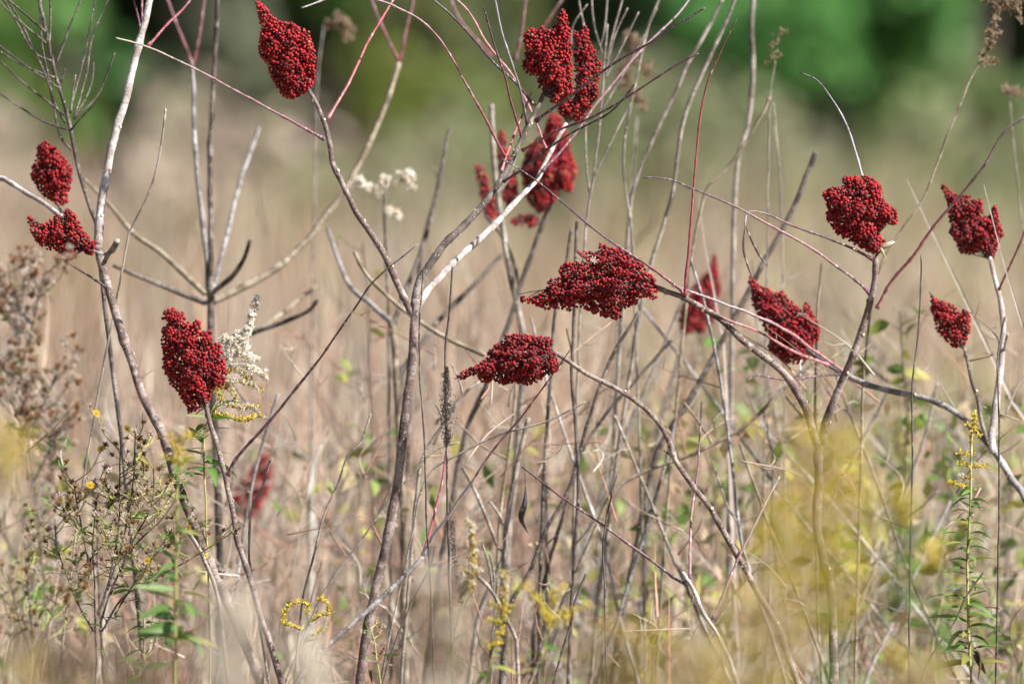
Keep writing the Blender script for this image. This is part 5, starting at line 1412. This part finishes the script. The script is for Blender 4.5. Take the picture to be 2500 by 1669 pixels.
# ------------------------------------------------------------------ tangle of fine twigs and low herbs, as mass
mb = MB()
for k in range(900):
    d = rng.uniform(0.25, 2.6); x = rng.uniform(-60, 2560); y = 1740 - 900 * rng.random() ** 1.4 if x > 700 else rng.uniform(1050, 1720)
    a = rng.normal(0, 0.8); Lg = rng.uniform(60, 240); c0 = np.array(STRAW[int(rng.integers(0, len(STRAW)))]) * rng.uniform(0.55, 1.45)
    p0 = (x, y); p1 = (x + math.sin(a) * Lg * 0.5 + rng.normal(0, 12), y - math.cos(a) * Lg * 0.5); p2 = (x + math.sin(a + rng.normal(0, 0.3)) * Lg, y - math.cos(a) * Lg)
    q = crom(path([p0, p1, p2], (d, d + rng.normal(0, 0.05))), 8)
    mb.tube(q, np.linspace(rng.uniform(1.5, 3.2), 0.8, 8) * mpp(d), 4, np.clip(c0, 0, 0.7))
    for _ in range(int(rng.integers(1, 4))):
        i = int(rng.integers(2, 7)); e = q[i] + np.array([rng.normal(0, 0.018), rng.normal(0, 0.015), rng.uniform(-0.008, 0.028)])
        mb.tube(crom([q[i], q[i] * 0.5 + e * 0.5 + rng.normal(0, 0.004, 3), e], 4), np.linspace(1.2, 0.5, 4) * mpp(d), 3, np.clip(c0, 0, 0.7))
o = obj('dry_undergrowth', mb.mesh('dry_undergrowth', M['grass'])); o['kind'] = 'stuff'; o['label'] = 'tangle of fine dry twigs low among the sumac stems'; o['category'] = 'undergrowth'
mb = MB()
n = 2600
xs = np.where(rng.random(n) < 0.62, rng.uniform(1550, 2560, n), rng.uniform(-60, 1600, n)); ys = rng.uniform(960, 1740, n) + np.where(xs < 1500, 120, 0); ds = rng.uniform(0.6, 5.0, n)
pos = np.array([P(x, y, d) for x, y, d in zip(xs, ys, ds)])
a = rng.normal(0, 1, (n, 3)); a /= np.linalg.norm(a, axis=1)[:, None]; b = np.cross(a, rng.normal(0, 1, (n, 3))); b /= np.linalg.norm(b, axis=1)[:, None]
s = rng.uniform(0.008, 0.02, (n, 1))
v = np.stack([pos - a * s, pos + b * s * 0.4, pos + a * s, pos - b * s * 0.4], 1).reshape(-1, 3)
cols = np.array([(0.12, 0.20, 0.04), (0.18, 0.25, 0.06), (0.25, 0.26, 0.08), (0.38, 0.34, 0.10), (0.45, 0.36, 0.22), (0.40, 0.28, 0.16)])[rng.integers(0, 6, n)]
mb.add(v, [np.arange(n * 4).reshape(-1, 4)], np.repeat(cols, 4, axis=0))
o = obj('low_herbs', mb.mesh('low_herbs', M['leaf'], False)); o['kind'] = 'stuff'; o['label'] = 'small green and yellowing leaves of low herbs among the grass'; o['category'] = 'undergrowth'


# ------------------------------------------------------------------ grasshopper and a bit of chaff on the heads
t = thing('grasshopper', 'small tan grasshopper clinging to the base of the round lumpy fruit head', 'insect', P(2160, 602, -0.09))
dG = -0.105
q = crom(path([(2146, 608), (2156, 603), (2168, 598), (2178, 594), (2184, 592)], dG), 10)
mb = MB(); mb.tube(q, mpp(0) * np.array([1.5, 3.5, 5, 6, 6.4, 6.6, 6.4, 6.2, 5.4, 3.0]), 8, np.linspace((0.22, 0.17, 0.10), (0.62, 0.55, 0.40), 10)); body = build(mb, 'body', M['insect'], t)
mb = MB(); mb.tube(crom(path([(2182, 596), (2185, 593)], dG - 0.003), 4), mpp(0) * np.array([1.2, 1.8, 1.6, 0.8]), 6, (0.05, 0.04, 0.03)); build(mb, 'eye', M['insect'], t)
mb = MB(); mb.tube(crom(path([(2150, 605), (2157, 620), (2163, 632)], dG - 0.004), 8), mpp(0) * np.array([2, 4.2, 4.6, 4, 3.2, 2.4, 1.7, 1.6]), 6, (0.40, 0.32, 0.15)); build(mb, 'hind_leg', M['insect'], t)
mb = MB(); mb.tube(crom(path([(2163, 632), (2155, 648), (2146, 663), (2143, 666)], dG - 0.002), 8), mpp(0) * 1.1, 5, (0.30, 0.19, 0.10)); build(mb, 'hind_shin', M['insect'], t)
for pts in ([(2184, 590), (2192, 582), (2199, 575)], [(2160, 590), (2162, 582), (2164, 574)]):
    mb = MB(); mb.tube(crom(path(pts, dG), 6), mpp(0) * np.linspace(0.9, 0.4, 6), 4, (0.12, 0.09, 0.06)); build(mb, 'antenna', M['insect'], t)
t = thing('chaff', 'white starry bit of chaff caught on the long fruit head', 'chaff', P(1452, 633, -0.10))
mb = MB()
for k in range(9):
    a = k * 0.7 + rng.normal(0, 0.2); L_ = rng.uniform(6, 12)
    mb.tube(crom(path([(1450, 636), (1450 + math.cos(a) * L_ * 0.5, 636 + math.sin(a) * L_ * 0.5), (1450 + math.cos(a) * L_, 634 + math.sin(a) * L_)], -0.088), 4), mpp(0) * 0.8, 4, (0.78, 0.72, 0.64))
build(mb, 'bristles', M['fluff'], t)
